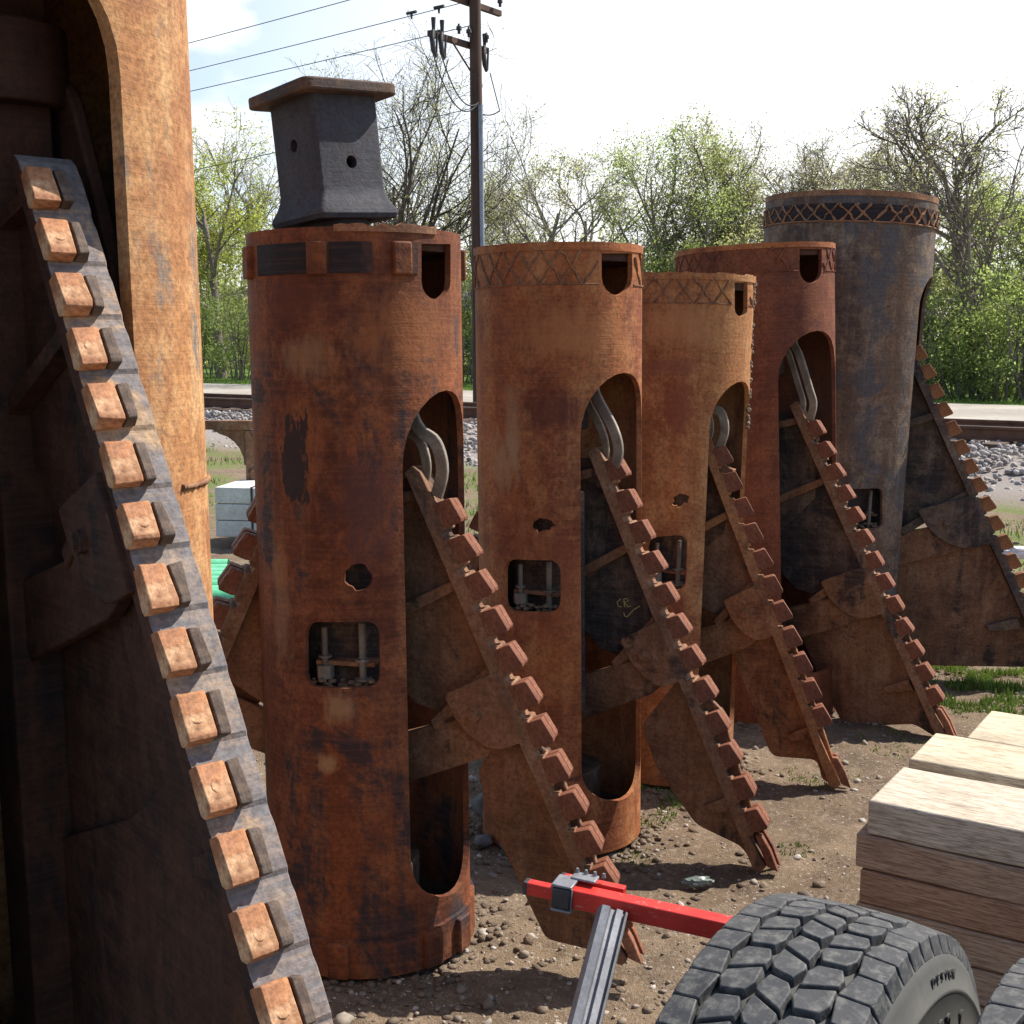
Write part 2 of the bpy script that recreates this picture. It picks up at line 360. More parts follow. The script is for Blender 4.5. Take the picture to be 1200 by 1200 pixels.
class Bucket: pass
def bucket(label, base, toppx, R, H=None, topY=None, group='rusty belling buckets standing in a row'):
    B = Bucket(); g = gnd(*base) if not isinstance(base, Vector) else base
    tp = atY(toppx[0], toppx[1], g.y if topY is None else topY); ax = (tp-g).normalized()
    q = Vector((0, 0, 1)).rotation_difference(ax); B.Mx = Matrix.Translation(g) @ q.to_matrix().to_4x4(); B.inv = B.Mx.inverted()
    B.H = H or (tp-g).length; B.R = R; B.g = g
    B.root = empty('drilling_bucket', M=B.Mx); tag(B.root, label, 'drilling bucket', group)
    B.cam = B.inv @ CAM; B.phc = math.atan2(B.cam.x, -B.cam.y)
    return B
def lray(B, x, y): return B.cam, (B.inv.to_3x3() @ ray(x, y))
def cyl(B, x, y, R=None):
    """pixel -> (theta, z) on the bucket's near side"""
    R = R or B.R; o, d = lray(B, x, y); a = d.x**2+d.y**2; b = 2*(o.x*d.x+o.y*d.y); c = o.x**2+o.y**2-R*R; D = max(0, b*b-4*a*c)
    t = (-b-math.sqrt(D))/(2*a); p = o+d*t; return (math.atan2(p.x, -p.y), p.z)
def cz(B, y, x):  return cyl(B, x, y)[1]
def arch(t0, t1, z0, z1, ht, hb, n=14):
    """opening: elliptical top and bottom"""
    c = (t0+t1)/2; hw = (t1-t0)/2; P = []
    for i in range(n+1):
        a = math.pi*i/n; P.append((c+hw*math.cos(a), z1-ht+ht*math.sin(a)))
    for i in range(n+1):
        a = math.pi*i/n; P.append((c-hw*math.cos(a), z0+hb-hb*math.sin(a)))
    return P
def pxpoly(B, pts): return [cyl(B, *p) for p in pts]
def uslot(x0, x1, y0, y1, n=8):
    c = (x0+x1)/2; r = (x1-x0)/2; h = min(y1-y0-4, r*1.25)
    return [(x0, y0), (x1, y0)]+[(c+r*math.cos(math.pi*i/n), y1-h+h*math.sin(math.pi*i/n)) for i in range(n+1)]
def blob(cx, cy, rx, ry, seed, n=18, j=.13, tilt=0):
    rnd = random.Random(seed); P = []
    for i in range(n):
        a = 2*math.pi*i/n; k = 1+rnd.uniform(-j, j); x = rx*k*math.cos(a); y = ry*k*math.sin(a)
        P.append((cx+x*math.cos(tilt)-y*math.sin(tilt), cy+x*math.sin(tilt)+y*math.cos(tilt)))
    return P
def ring_mesh(R0, R1, z0, z1, n=96, flat=30):
    bm = bmesh.new(); rs = []
    for r, z in ((R0, z0), (R1, z0), (R1, z1), (R0, z1)):
        rs.append([bm.verts.new((math.sin(2*math.pi*k/n)*r, -math.cos(2*math.pi*k/n)*r, z)) for k in range(n)])
    for i in range(4):
        a, b = rs[i], rs[(i+1) % 4]
        for k in range(n): bm.faces.new((a[k], a[(k+1) % n], b[(k+1) % n], b[k]))
    return finish(bm, 'ring', flat)
def arc_band(R0, R1, z0, z1, t0, t1, jz=0, seed=0):
    rnd = random.Random(seed); n = max(3, int(abs(t1-t0)/.06)); bm = bmesh.new(); pr = None
    for k in range(n+1):
        t = t0+(t1-t0)*k/n; s, c = math.sin(t), -math.cos(t); dz = rnd.uniform(-jz, jz)
        q = [bm.verts.new((s*R0, c*R0, z0)), bm.verts.new((s*R1, c*R1, z0)), bm.verts.new((s*R1, c*R1, z1+dz)), bm.verts.new((s*R0, c*R0, z1+dz))]
        if pr:
            for i in range(4): bm.faces.new((pr[i], pr[(i+1) % 4], q[(i+1) % 4], q[i]))
        else: bm.faces.new(q)
        pr = q
    bm.faces.new(pr); return finish(bm, 'band', 30)
def lattice(B, z0, z1, slots, n=26, r=.0035, phase=0):
    """raised weld beads crossing in diamonds round the rim"""
    bm = bmesh.new(); R = B.R; rnd = random.Random(int(B.R*1000))
    def blocked(t):
        for a, b in slots:
            tt = (t-a) % (2*math.pi)
            if tt < (b-a): return True
        return False
    def P(t, z): return (math.sin(t)*(R+.001), -math.cos(t)*(R+.001), z)
    st = 2*math.pi/n
    for k in range(n):
        for s in (-1, 1):
            t0 = k*st+phase; pts = []
            t0 += rnd.uniform(-.025, .025)
            if rnd.random() < .06: continue
            for i in range(7):
                t = t0+s*st*i/6+rnd.uniform(-.014, .014); z = z0+(z1-z0)*i/6
                if blocked(t): break
                pts.append(P(t, z+rnd.uniform(-.002, .002)))
            if len(pts) > 2: add_tube(bm, pts, [r*rnd.uniform(.45, 1.7) for _ in pts], 5)
    for z in (z0,):
        t = 0; run = []
        for i in range(181):
            t = i*2*math.pi/180
            if blocked(t) or i == 180:
                if len(run) > 2: add_tube(bm, run, r*.8, 5)
                run = []
            else: run.append(P(t, z))
    return finish(bm, 'weld', 60)
def uz(B, phi, x, y, off=0.0):
    """pixel -> (u,z) on the vertical plane through the bucket axis at azimuth phi"""
    d = Vector((math.sin(phi), -math.cos(phi), 0)); N = Vector((-d.y, d.x, 0)); o, r = lray(B, x, y)
    N = -N if N.dot(B.cam) < 0 else N
    t = (off-o.dot(N))/r.dot(N); p = o+r*t; return (p.dot(d), p.z)

TOOTH = {}
def tooth_mesh(s, mat, seed=0, near=False):
    key = (round(s, 3), mat.name, seed)
    if key in TOOTH: return TOOTH[key]
    rnd = random.Random(seed)
    bm = bmesh.new()   # x along the bar, y outward, z across (toward the viewer side)
    prof = [(-.036, -.012), (-.035, .031), (-.031, .036), (.028, .046), (.036, .042), (.037, .004), (.031, -.012)]
    prof = [(a*s+rnd.uniform(-.0015, .0015), b*s) for a, b in prof]
    if near: prof = [(a, b*.62) for a, b in prof]
    for z0, z1, k in (((.053, .010, 1), (.005, -.013, .93)) if near else ((.0565, .018, 1), (.008, -.03, .97))):
        pr = [(a*k, b*k) for a, b in prof]
        add_prism(bm, pr, lambda a, b, z=z1*s: Vector((a, b, z)), lambda a, b, z=z0*s: Vector((a, b, z)))
    # worn button on the face
    c = Vector((.002*s, (.0385 if not near else .0242)*s, .031*s)); ring = []
    for rr, h in ((.0135, -.004), (.0115, .0012), (.0075, .0018), (.004, .0008)):
        ring.append([bm.verts.new(c+Vector((math.cos(a)*rr*s, h*s+math.cos(a)*rr*s*.2, math.sin(a)*rr*s))) for a in [2*math.pi*i/10 for i in range(10)]])
    for a, b in zip(ring, ring[1:]):
        for i in range(10): bm.faces.new((a[i], a[(i+1) % 10], b[(i+1) % 10], b[i]))
    bm.faces.new(ring[-1])
    if near:
        for f in bm.faces:
            if f.calc_center_median().z < .0085*s: f.material_index = 1
        for v in bm.verts: v.co += Vector((noise.noise(v.co*40+Vector((seed, 0, 0))), noise.noise(v.co*37+Vector((0, seed, 0))), noise.noise(v.co*35+Vector((0, 0, seed)))))*.004
    me = finish(bm, 'tooth', 35); me.materials.append(mat); me.materials.append(M['wing_dark'] if near else mat); TOOTH[key] = me; return me

def wing(B, phi, T, Bt, a0, da, n, s=1.0, twist=0.0, mats=None, kb=1.0, la=0.0, detail=True, bara=1.0, tipt=True, W=.055, scoop=None):
    """cutter arm in the plane phi; T,Bt are (u,z). Returns the cutter bar object with its sub-parts below it."""
    mb, mw, ml, ms, mt = mats
    d = Vector((math.sin(phi), -math.cos(phi), 0)); N = Vector((-d.y, d.x, 0)); N = -N if N.dot(B.cam) < 0 else N
    Z = Vector((0, 0, 1)); e2 = Vector((Bt[0]-T[0], Bt[1]-T[1])); L = e2.length
    e = (d*e2.x+Z*e2.y).normalized(); o = (d*(-e.dot(Z))+Z*(e.dot(d))); o = o.normalized()
    if o.dot(d) < 0: o = -o
    P0 = d*T[0]+Z*T[1]
    o2 = o*math.cos(twist)-N*math.sin(twist); n2 = N*math.cos(twist)+o*math.sin(twist)
    # cutter bar: flat bar with scalloped pockets between the teeth
    bd_ = .042 if tipt else .03
    prof = [(-.03*L, -bd_*s)]
    prof.append((-.035*L, -.012*s)); prof.append((-.018*L, .0))
    for k in range(n):
        c = (a0+da*k)*L; h = .038*s
        if not tipt: prof += [(c-h-.012*s, .0), (c-h+.004, .004), (c+h*.8, .004), (c+h, .0)]; continue
        prof += [(c-h-.004, .002), (c-h, .004*s), (c+h*.8, .004*s), (c+h+.003, .001), (c+h+.006*s, -.014*s), (c+da*L-h-.008*s, -.012*s)]
    prof += [(L*bara, .0), (L*bara+.01, -.02*s), (L*bara*.995, -bd_*s)]
    bm = bmesh.new(); add_prism(bm, prof, lambda a, b: P0+e*a+o2*b-n2*W*s, lambda a, b: P0+e*a+o2*b+n2*W*s)
    if not tipt:
        bm.normal_update()
        for f in bm.faces:
            if f.calc_center_median().dot(n2) > W*s*.9 and len(f.verts) > 4: f.material_index = 1  # camera-side face takes the dark material, its shade painted in
    bar = link('cutter_bar', finish(bm, 'bar', 25), mb, B.root); bar.data.materials.append(mw); bevel(bar, .002, 1)
    base = Matrix((( e.x, o2.x, n2.x, 0), (e.y, o2.y, n2.y, 0), (e.z, o2.z, n2.z, 0), (0, 0, 0, 1)))
    rnd = random.Random(int(phi*1000)+n)
    if (e.cross(o2)).dot(n2) < 0: pass
    for k in range(n):
        me = tooth_mesh(s, mt, k if not tipt else k % 4, not tipt)
        c = P0+e*(a0+da*k)*L+o2*(.008*s*rnd.uniform(.6, 1.2))
        t = link('tooth', me, None, bar, Matrix.Translation(c) @ base @ Matrix.Rotation(R_(rnd.uniform(-3, 3)), 4, 'Z')); bevel(t, .0018*s, 2, 30)
    if tipt:   # end tooth, a bent plate at the foot of the bar
        bm = bmesh.new(); pr = [(L*(bara-.075), .004), (L*(bara-.07), .024*s), (L*(bara-.03), .032*s), (L*(bara+.02), .03*s), (L*(bara+.0), .002)]
        for z0, z1 in ((.05, .02), (-.01, -.035)):
            add_prism(bm, pr, lambda a, b, z=z1*s: P0+e*a+o2*b+n2*z, lambda a, b, z=z0*s: P0+e*a+o2*b+n2*z)
        bevel(link('end_tooth', finish(bm), mt, bar), .003, 2)
    # plates of the arm, laid out along the bar (a) and inboard (b)
    def Q(a, b, off): return P0+(d*(e2.x*a)+Z*(e2.y*a))+d*(-b*L*kb)+N*off
    def plate(name, pts, n0, n1, mat, r=0, bev=.0025):
        pts = rounded(pts, r) if r else pts
        bm = bmesh.new(); add_prism(bm, pts, lambda a, b: Q(a, b, n0*s), lambda a, b: Q(a, b, n1*s))
        return bevel(link(name, finish(bm, name, 25), mat, bar), bev, 1)
    l = la
    i0 = .012/kb
    plate('web_plate', [(.0, i0), (.0, .10), (.09, .30), (.28, .36), (.50+l, .22), (.52+l, .16), (.42+l, i0)], -.008, .006, mw)
    plate('rib', [(.035, i0), (.015, i0), (.09, .30), (.115, .30)], .006, .044, ml)
    plate('rib', [(.225, i0), (.205, i0), (.335, .28), (.36, .28)], .006, .044, ml)
    plate('rib', [(.40+l, i0), (.38+l, i0), (.525+l, .19), (.55+l, .19)], .006, .044, ml)
    plate('lug_plate', [(.40+l, i0), (.46+l, .135), (.53+l, .13), (.58+l, .085), (.545+l, i0)], .0445, .062, ml, [0, .01, .05, .06, 0])
    bm = bmesh.new(); c = Q(.495+l, .085, 0)
    add_tube(bm, [c+N*.058*s, c+N*.074*s], [.022*s, .020*s], 6); add_tube(bm, [c+N*.074*s, c+N*.082*s], [.012*s, .011*s], 12)
    link('pin', finish(bm, 'pin', 25), ml, bar)
    plate('link_arm', [(.475+l, .05), (.535+l, .03), (.60+l, .12), (.72+l, .40), (.61+l, .40), (.52+l, .14)], .012, .038, ms, 0)
    if scoop:
        bm = bmesh.new(); pts = [uz(B, phi, *p) for p in rounded(scoop, 9, 3)]; add_prism(bm, pts, lambda a, b: d*a+Z*b-N*.012*s, lambda a, b: d*a+Z*b+N*.004*s); bevel(link('scoop_plate', finish(bm, 'scoop', 25), ms, bar), .0025, 1)
    else: plate('scoop_plate', [(.50+l, .02), (.565+l, .14), (.66+l, .155), (.86, .145), (.94, .125), (bara*.99, .02)], -.012, .004, ms, [0, .02, .04, .02, .02, 0])
    plate('gusset', [(.84, .03), (.875, .10), (.895, .10), (.875, .03)], .005, .03, ml)
    return bar
def copy_rot(B, bar, ang):
    c = bar.copy(); COL.objects.link(c); c.parent = B.root; c.matrix_basis = Matrix.Rotation(ang, 4, 'Z')
    for ch in list(bar.children):
        k = ch.copy(); COL.objects.link(k); k.parent = c; k.matrix_basis = ch.matrix_basis
    return c
def internals(B, phi, T, z_open_top, seed, mast=True, rod=True):
    d = Vector((math.sin(phi), -math.cos(phi), 0)); N = Vector((-d.y, d.x, 0)); N = -N if N.dot(B.cam) < 0 else N; Z = Vector((0, 0, 1)); R = B.R
    if mast:
        bm = bmesh.new(); q = .2*R; Mr = Matrix.Rotation(phi, 4, 'Z')
        add_box(bm, (0, 0, B.H*.52), (q*2, q*2, B.H*.92), Mr); add_tube(bm, [(0, 0, z_open_top-.18), (0, 0, z_open_top-.04)], R*.36, 20); add_tube(bm, [(0, 0, .1), (0, 0, .22)], R*.5, 20)
        bevel(link('inner_mast', finish(bm, 'mast'), M['mast'] if B.R != .33 else M['b0in_shade'], B.root), .006)
    bm = bmesh.new(); add_tube(bm, [(0, 0, B.H-.05), (0, 0, B.H-.025)], R-.017, 48); link('shade_lid', finish(bm, 'plate'), M['b0in_shade'], B.root)  # first disc is a lid added to keep sun out and the inside dark
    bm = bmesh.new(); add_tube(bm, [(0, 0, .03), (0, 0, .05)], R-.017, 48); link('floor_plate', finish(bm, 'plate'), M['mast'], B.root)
    if rod:
        def W(u, z, n): return d*u+N*n+Z*z
        u0, z0 = T
        pts = [W(u0-.03, z_open_top+.02, .03), W(u0-.03, z_open_top-.05, .035), W(u0+.0, z_open_top-.10, .05), W(u0+.045, z0+.1, .055), W(u0+.06, z0+.03, .05), W(u0+.03, z0-.05, .03)]
        P = []
        for i in range(len(pts)-1):
            a, b = pts[i], pts[i+1]; pa = pts[max(i-1, 0)]; nb = pts[min(i+2, len(pts)-1)]
            for k in range(5):
                t = k/5; P.append(.5*((2*a)+(-pa+b)*t+(2*pa-5*a+4*b-nb)*t*t+(-pa+3*a-3*b+nb)*t**3))
        bm = bmesh.new()
        def strap(Q_, hw_, tk):
            L_ = []; R2 = []
            for i, p in enumerate(Q_):
                t = (Q_[min(i+1, len(Q_)-1)]-Q_[max(i-1, 0)]).normalized(); sd = t.cross(N).normalized(); L_.append(p+sd*hw_); R2.append(p-sd*hw_)
            rr = [[bm.verts.new(q) for q in (a+N*tk, b+N*tk, b-N*tk, a-N*tk)] for a, b in zip(L_, R2)]
            for a, b in zip(rr, rr[1:]):
                for i in range(4): bm.faces.new((a[i], a[(i+1) % 4], b[(i+1) % 4], b[i]))
            bm.faces.new(rr[0]); bm.faces.new(rr[-1][::-1])
        strap(P, .016, .008)
        bevel(link('curved_link', finish(bm, 'rod', 40), M['link'], B.root), .003)
        bm = bmesh.new(); strap([p-d*.06-N*.035 for p in P[3:]], .013, .006); bevel(link('curved_link', finish(bm, 'rod', 40), M['link'], B.root), .003)
        bm = bmesh.new(); c = W(u0-.11, z_open_top-.09, .0); add_tube(bm, [c, c+N*.05], .03, 6); link('hex_nut', finish(bm, 'nut', 25), M['b1'], B.root)
def latch(B, x0, x1, y0, y1):
    """pins and keeper plate seen inside a cut-out window"""
    t0, z1 = cyl(B, x0, y0); t1, z0 = cyl(B, x1, y1); R = B.R
    def P(f, g, dep):
        t = t0+(t1-t0)*f; z = z0+(z1-z0)*g; r = R-dep; return Vector((math.sin(t)*r, -math.cos(t)*r, z))
    bm = bmesh.new()
    add_tube(bm, [P(.18, -.05, .04), P(.18, .88, .04)], .0075, 10); add_tube(bm, [P(.18, .42, .04), P(.18, .45, .04)], .017, 12); add_tube(bm, [P(.18, .1, .04), P(.18, .3, .04)], .022, 8)
    add_tube(bm, [P(.78, -.1, .045), P(.78, .95, .045)], .009, 10); add_tube(bm, [P(.78, .36, .045), P(.78, .39, .045)], .02, 14); add_tube(bm, [P(.78, .06, .045), P(.78, .09, .045)], .022, 14)
    link('latch_pin', finish(bm, 'pin'), M['grease'], B.root)
    bm = bmesh.new()
    a, b = P(.05, .33, .05), P(.95, .30, .05); mid = (a+b)/2; ux = (b-a).normalized(); uy = Vector((-mid.x, -mid.y, 0)).normalized(); uz_ = ux.cross(uy)
    Mm = Matrix(((ux.x, uy.x, uz_.x, mid.x), (ux.y, uy.y, uz_.y, mid.y), (ux.z, uy.z, uz_.z, mid.z), (0, 0, 0, 1)))
    add_box(bm, (0, .02, 0), ((b-a).length*1.1, .07, .012), Mm); add_box(bm, (0, .075, .0), ((b-a).length*1.5, .012, .3), Mm)
    bevel(link('keeper_plate', finish(bm, 'keeper'), M['wing'], B.root), .002)
    bm = bmesh.new(); rnd = random.Random(int(x0))
    for i in range(40):
        c = P(rnd.uniform(0, .98), rnd.uniform(-.06, .1), rnd.uniform(.02, .06)); bmesh.ops.create_icosphere(bm, subdivisions=1, radius=rnd.uniform(.005, .014), matrix=Matrix.Translation(c) @ Matrix.Diagonal((1, 1, .6, 1)))
    link('trapped_mud', finish(bm, 'mud'), M['soil'], B.root)
def window_block(B, a, b, z0, z1): link('added_window_block', arc_band(B.R-.09, B.R-.082, z0, z1, rel(B, a), rel(B, b)), M['wing_dark'], B.root)  # band added behind the windows to block daylight from the rear opening
def lugblock(B, t, z0, z1, w=.05, th=.02):
    bm = bmesh.new(); R = B.R; s, c = math.sin(t), -math.cos(t); n = Vector((s, c, 0)); tt = Vector((-c, s, 0))
    def p(a, h, r): return n*r+tt*a+Vector((0, 0, h))
    vs = [bm.verts.new(p(a, h, r)) for r in (R-.008, R+th) for h in (z0, z1) for a in (-w/2, w/2)]
    for q in ((0, 2, 3, 1), (4, 5, 7, 6), (0, 1, 5, 4), (2, 6, 7, 3), (0, 4, 6, 2), (1, 3, 7, 5)): bm.faces.new([vs[i] for i in q])
    o = link('wear_lug', finish(bm, 'lug', 20), M['b1'], B.root); bevel(o, .005, 2)

WM = (M['wing'], M['wing'], M['wing'], M['wing'], M['tooth_shade'])
# --- bucket with the socket on top
B1 = bucket('rusty red bucket with the dark square socket tilted on its top', (436, 1088), (415, 277), .273)
phi = R_(62)+B1.phc; T = uz(B1, phi, 503, 562); Bt = uz(B1, phi, 738, 1115)
rel = lambda B, a: R_(a)+B.phc
op = arch(rel(B1, 22), rel(B1, 84), cz(B1, 1062, 500), cz(B1, 458, 510), .19, .13)
op2 = [(a-R_(174), b) for a, b in op]
slot = pxpoly(B1, uslot(494, 528, 286, 351))
slot2 = [(a+math.pi, b) for a, b in slot]
win = pxpoly(B1, rounded([(357, 729), (445, 728), (446, 806), (358, 806)], 18))
hole = pxpoly(B1, blob(420, 676, 16, 16, 5, j=.12))
link('shell', shell_mesh(B1.R, B1.H, [op, op2, slot, slot2, win, hole], seam=rel(B1, 130)), M['b1'], B1.root)
bar1 = wing(B1, phi, T, Bt, .075, .0765, 12, .95, R_(10), WM, kb=1.1, scoop=[(600, 840), (560, 905), (588, 990), (640, 1100), (722, 1120), (738, 1108), (655, 900)])
copy_rot(B1, bar1, -R_(154))
internals(B1, phi, T, op[7][1], 1); latch(B1, 357, 445, 729, 806); window_block(B1, -52, 30, .45, 1.1)
zt0, zt1 = cz(B1, 322, 400), cz(B1, 282, 400)
for px in (293, 372, 470): lugblock(B1, cyl(B1, px, 305)[0], zt0, zt1, .05, .014)
for a in (96, 140, 180, 225): lugblock(B1, rel(B1, a), zt0, zt1, .05, .014)
def dband(B, xa, xb, z0, z1, nm='painted_band'):
    link(nm, arc_band(B.R-.004, B.R+.0035, z0, z1, cyl(B, xa, 305)[0], cyl(B, xb, 305)[0]), M['band'], B.root)
dband(B1, 303, 360, zt0+.004, zt1-.002); dband(B1, 386, 436, zt0+.004, zt1-.002); dband(B1, 479, 489, zt0+.004, zt1-.002)
link('rim_weld', arc_band(B1.R-.02, B1.R+.004, B1.H-.012, B1.H+.006, rel(B1, -10), rel(B1, 46), .005, 3), M['weld'], B1.root)
link('foot_band', arc_band(B1.R-.004, B1.R+.012, 0.004, .105, 0, 2*math.pi, .002, 4), M['b1'], B1.root)
for px in (398, 503, 536): lugblock(B1, cyl(B1, px, 1085)[0], .006, .1, .055, .026)

def scraped_patches(m, pl):
    # bare black scale left where the rust has been scraped off, each spot with its own outline
    t = m.node_tree; n_ = t.nodes; l_ = t.links; b_ = n_['Principled BSDF']; src = b_.inputs['Base Color'].links[0].from_socket
    tc_ = n_.new('ShaderNodeTexCoord'); sp = n_.new('ShaderNodeSeparateXYZ'); l_.new(tc_.outputs['Object'], sp.inputs[0])
    mp_ = n_.new('ShaderNodeMapping'); mp_.inputs['Scale'].default_value = (1, 1, .35); l_.new(tc_.outputs['Object'], mp_.inputs[0])
    nz_ = n_.new('ShaderNodeTexNoise'); nz_.inputs['Scale'].default_value = 38; nz_.inputs['Detail'].default_value = 5; nz_.inputs['Roughness'].default_value = .7; l_.new(mp_.outputs[0], nz_.inputs[0])
    def mth(op, a, b=0.0, cl=False):
        q = n_.new('ShaderNodeMath'); q.operation = op; q.use_clamp = cl
        for i, v in ((0, a), (1, b)):
            if isinstance(v, (int, float)): q.inputs[i].default_value = v
            else: l_.new(v, q.inputs[i])
        return q.outputs[0]
    for (x_, z_, w_, h_, colr, k_) in pl:
        dx = mth('DIVIDE', mth('ABSOLUTE', mth('SUBTRACT', sp.outputs[0], x_)), w_); dz = mth('DIVIDE', mth('ABSOLUTE', mth('SUBTRACT', sp.outputs[2], z_)), h_)
        dd = mth('POWER', mth('ADD', mth('POWER', dx, 3.0), mth('POWER', dz, 3.0)), .333)
        f_ = mth('MULTIPLY', mth('SUBTRACT', mth('ADD', 1.0, mth('MULTIPLY', mth('SUBTRACT', nz_.outputs[0], .5), 2.4)), dd), 6.0 if colr is BLK else 1.5, True); f_ = mth('MULTIPLY', f_, k_)
        mx_ = n_.new('ShaderNodeMix'); mx_.data_type = 'RGBA'; l_.new(f_, mx_.inputs[0]); l_.new(src, mx_.inputs[6]); mx_.inputs[7].default_value = (*colr, 1); src = mx_.outputs[2]
    l_.new(src, b_.inputs['Base Color'])
def spot(B, px, py, w_, h_, colr, k_=.9):
    t_, z_ = cyl(B, px, py); return (math.sin(t_)*B.R, z_, w_, h_, colr, k_)
BLK = (.016, .017, .022); TN = (.34, .22, .12); MR = (.09, .03, .022); OR = (.3, .11, .04)
scraped_patches(M['b1'], [spot(B1, 348, 535, .07, .15, OR, .5), spot(B1, 346, 540, .036, .11, BLK), spot(B1, 350, 350, .12, .09, MR, .7), spot(B1, 470, 390, .12, .12, OR, .45), spot(B1, 400, 830, .05, .05, TN, .6), spot(B1, 385, 895, .03, .03, TN, .7), spot(B1, 430, 600, .09, .16, (.075, .035, .035), .7), spot(B1, 355, 420, .09, .06, TN, .35), spot(B1, 330, 700, .03, .2, TN, .3)])
# socket (kelly box)
sb = atY(393, 262, B1.g.y-.02)
tp = atY(376, 105, B1.g.y-.02)
ax = (tp-sb).normalized(); q = Vector((0, 0, 1)).rotation_difference(ax)
Ms = B1.inv @ (Matrix.Translation(sb) @ q.to_matrix().to_4x4() @ Matrix.Rotation(R_(45-7+4), 4, 'Z') @ Matrix.Scale(.945, 4))
def socket():
    bm = bmesh.new(); hw = .106
    prof = [(.122, .0), (.127, .012), (.125, .022), (.113, .045), (.1065, .066), (.1045, .08), (.1045, .315)]
    def sq(h, z, r=.016, n=4):
        P = []
        for cx, cy, a0 in ((1, 1, 0), (-1, 1, 90), (-1, -1, 180), (1, -1, 270)):
            for i in range(n+1):
                a = R_(a0+90*i/n); P.append(Vector((cx*(h-r)+r*math.cos(a), cy*(h-r)+r*math.sin(a), z)))
        return P
    rs = [[bm.verts.new(p) for p in sq(h, z)] for h, z in prof]
    m = len(rs[0])
    for a, b in zip(rs, rs[1:]):
        for i in range(m): bm.faces.new((a[i], a[(i+1) % m], b[(i+1) % m], b[i]))
    inn = [[bm.verts.new(p) for p in sq(.078, z, .008)] for z in (0, .315)]
    for i in range(m):
        bm.faces.new((inn[0][i], inn[0][(i+1) % m], inn[1][(i+1) % m], inn[1][i])); bm.faces.new((rs[0][(i+1) % m], rs[0][i], inn[0][i], inn[0][(i+1) % m])); bm.faces.new((rs[-1][i], rs[-1][(i+1) % m], inn[1][(i+1) % m], inn[1][i]))
    return finish(bm, 'socket', 50)
sock = link('kelly_socket', socket(), M['socket'], B1.root, Ms)
# bored holes by boolean
for (c, axis, nm) in (((0, 0, .20), 'B', 1), ((0, 0, .145), 'A', 2)):
    bm = bmesh.new(); v = Vector((1, 0, 0)) if axis == 'B' else Vector((0, 1, 0))
    add_tube(bm, [Vector(c)-v*.3, Vector(c)+v*.3], .0165, 24); me = finish(bm, 'drill')
    ct = link('drill', me, None, B1.root, Ms)
    md = sock.modifiers.new('h%d' % nm, 'BOOLEAN'); md.object = ct; md.operation = 'DIFFERENCE'; md.solver = 'EXACT'
dg = bpy.context.evaluated_depsgraph_get(); me2 = bpy.data.meshes.new_from_object(sock.evaluated_get(dg)); sock.modifiers.clear(); bmq = bmesh.new(); bmq.from_mesh(me2); bmesh.ops.dissolve_limit(bmq, angle_limit=R_(1), verts=bmq.verts, edges=bmq.edges); me2 = finish(bmq, 'socket', 22); me2.materials.append(M['socket']); sock.data = me2
for o in [o for o in COL.objects if o.name.startswith('drill') and not o.name.startswith('drilling')]: bpy.data.objects.remove(o)
bm = bmesh.new(); add_prism(bm, rounded([(-.147, -.147), (.147, -.147), (.147, .147), (-.147, .147)], .03), lambda a, b: Vector((a, b, .3155)), lambda a, b: Vector((a, b, .346)))
fl = link('flange', finish(bm, 'flange'), M['flange'], sock); bevel(fl, .005)
bm = bmesh.new(); add_tube(bm, [(0, 0, -.045), (0, 0, 0.0)], [.1, .09], 32); link('neck', finish(bm, 'neck'), M['socket'], sock)

# --- second bucket
B2 = bucket('orange rusty bucket with a diamond weld band and a window at knee height, second from the socket', (658, 968), (654, 292), .264)
B2.root['label'] = 'orange rusty bucket with diamond weld band, just right of the bucket carrying the socket'
phi = R_(63)+B2.phc; T = uz(B2, phi, 712, 538); Bt = uz(B2, phi, 900, 1010)
op = arch(rel(B2, 14), rel(B2, 84), .16, cz(B2, 437, 722), .19, .12); op2 = [(a+math.pi, b) for a, b in op]
slot = pxpoly(B2, uslot(705, 741, 297, 346)); slot2 = [(a+math.pi, b) for a, b in slot]
win = pxpoly(B2, rounded([(591, 655), (657, 657), (657, 718), (591, 716)], 15)); hole = pxpoly(B2, blob(636, 615, 14, 8, 8, j=.2, tilt=-.15))
link('shell', shell_mesh(B2.R, B2.H, [op, op2, slot, slot2, win, hole], seam=rel(B2, -60)), M['b2'], B2.root)
bar2 = wing(B2, phi, T, Bt, .03, .0785, 12, .95, R_(11), (M['wing'], M['wing_dark'], M['wing'], M['wing'], M['tooth_shade']), kb=1.0, scoop=[(800, 790), (752, 850), (770, 900), (816, 966), (870, 992), (884, 1016), (900, 1008), (845, 830)])
copy_rot(B2, bar2, math.pi); internals(B2, phi, T, op[7][1], 2); latch(B2, 591, 657, 655, 718); window_block(B2, -170, 25, .45, 1.15)
ss = [(min(p[0] for p in s)-.02, max(p[0] for p in s)+.02) for s in (slot, slot2)]
scraped_patches(M['b2'], [spot(B2, 645, 480, .13, .07, MR, .75), spot(B2, 590, 540, .05, .1, TN, .6), spot(B2, 600, 500, .03, .14, TN, .6), spot(B2, 640, 680, .14, .2, (.2, .06, .03), .6), spot(B2, 660, 390, .2, .09, (.36, .15, .06), .6)])
link('weld_lattice', lattice(B2, cz(B2, 333, 640), cz(B2, 293, 640), ss, 26), M['weld'], B2.root)
link('rim_ring', arc_band(B2.R-.004, B2.R+.003, B2.H-.022, B2.H+.002, 0, 2*math.pi, .001, 4), M['b2'], B2.root)

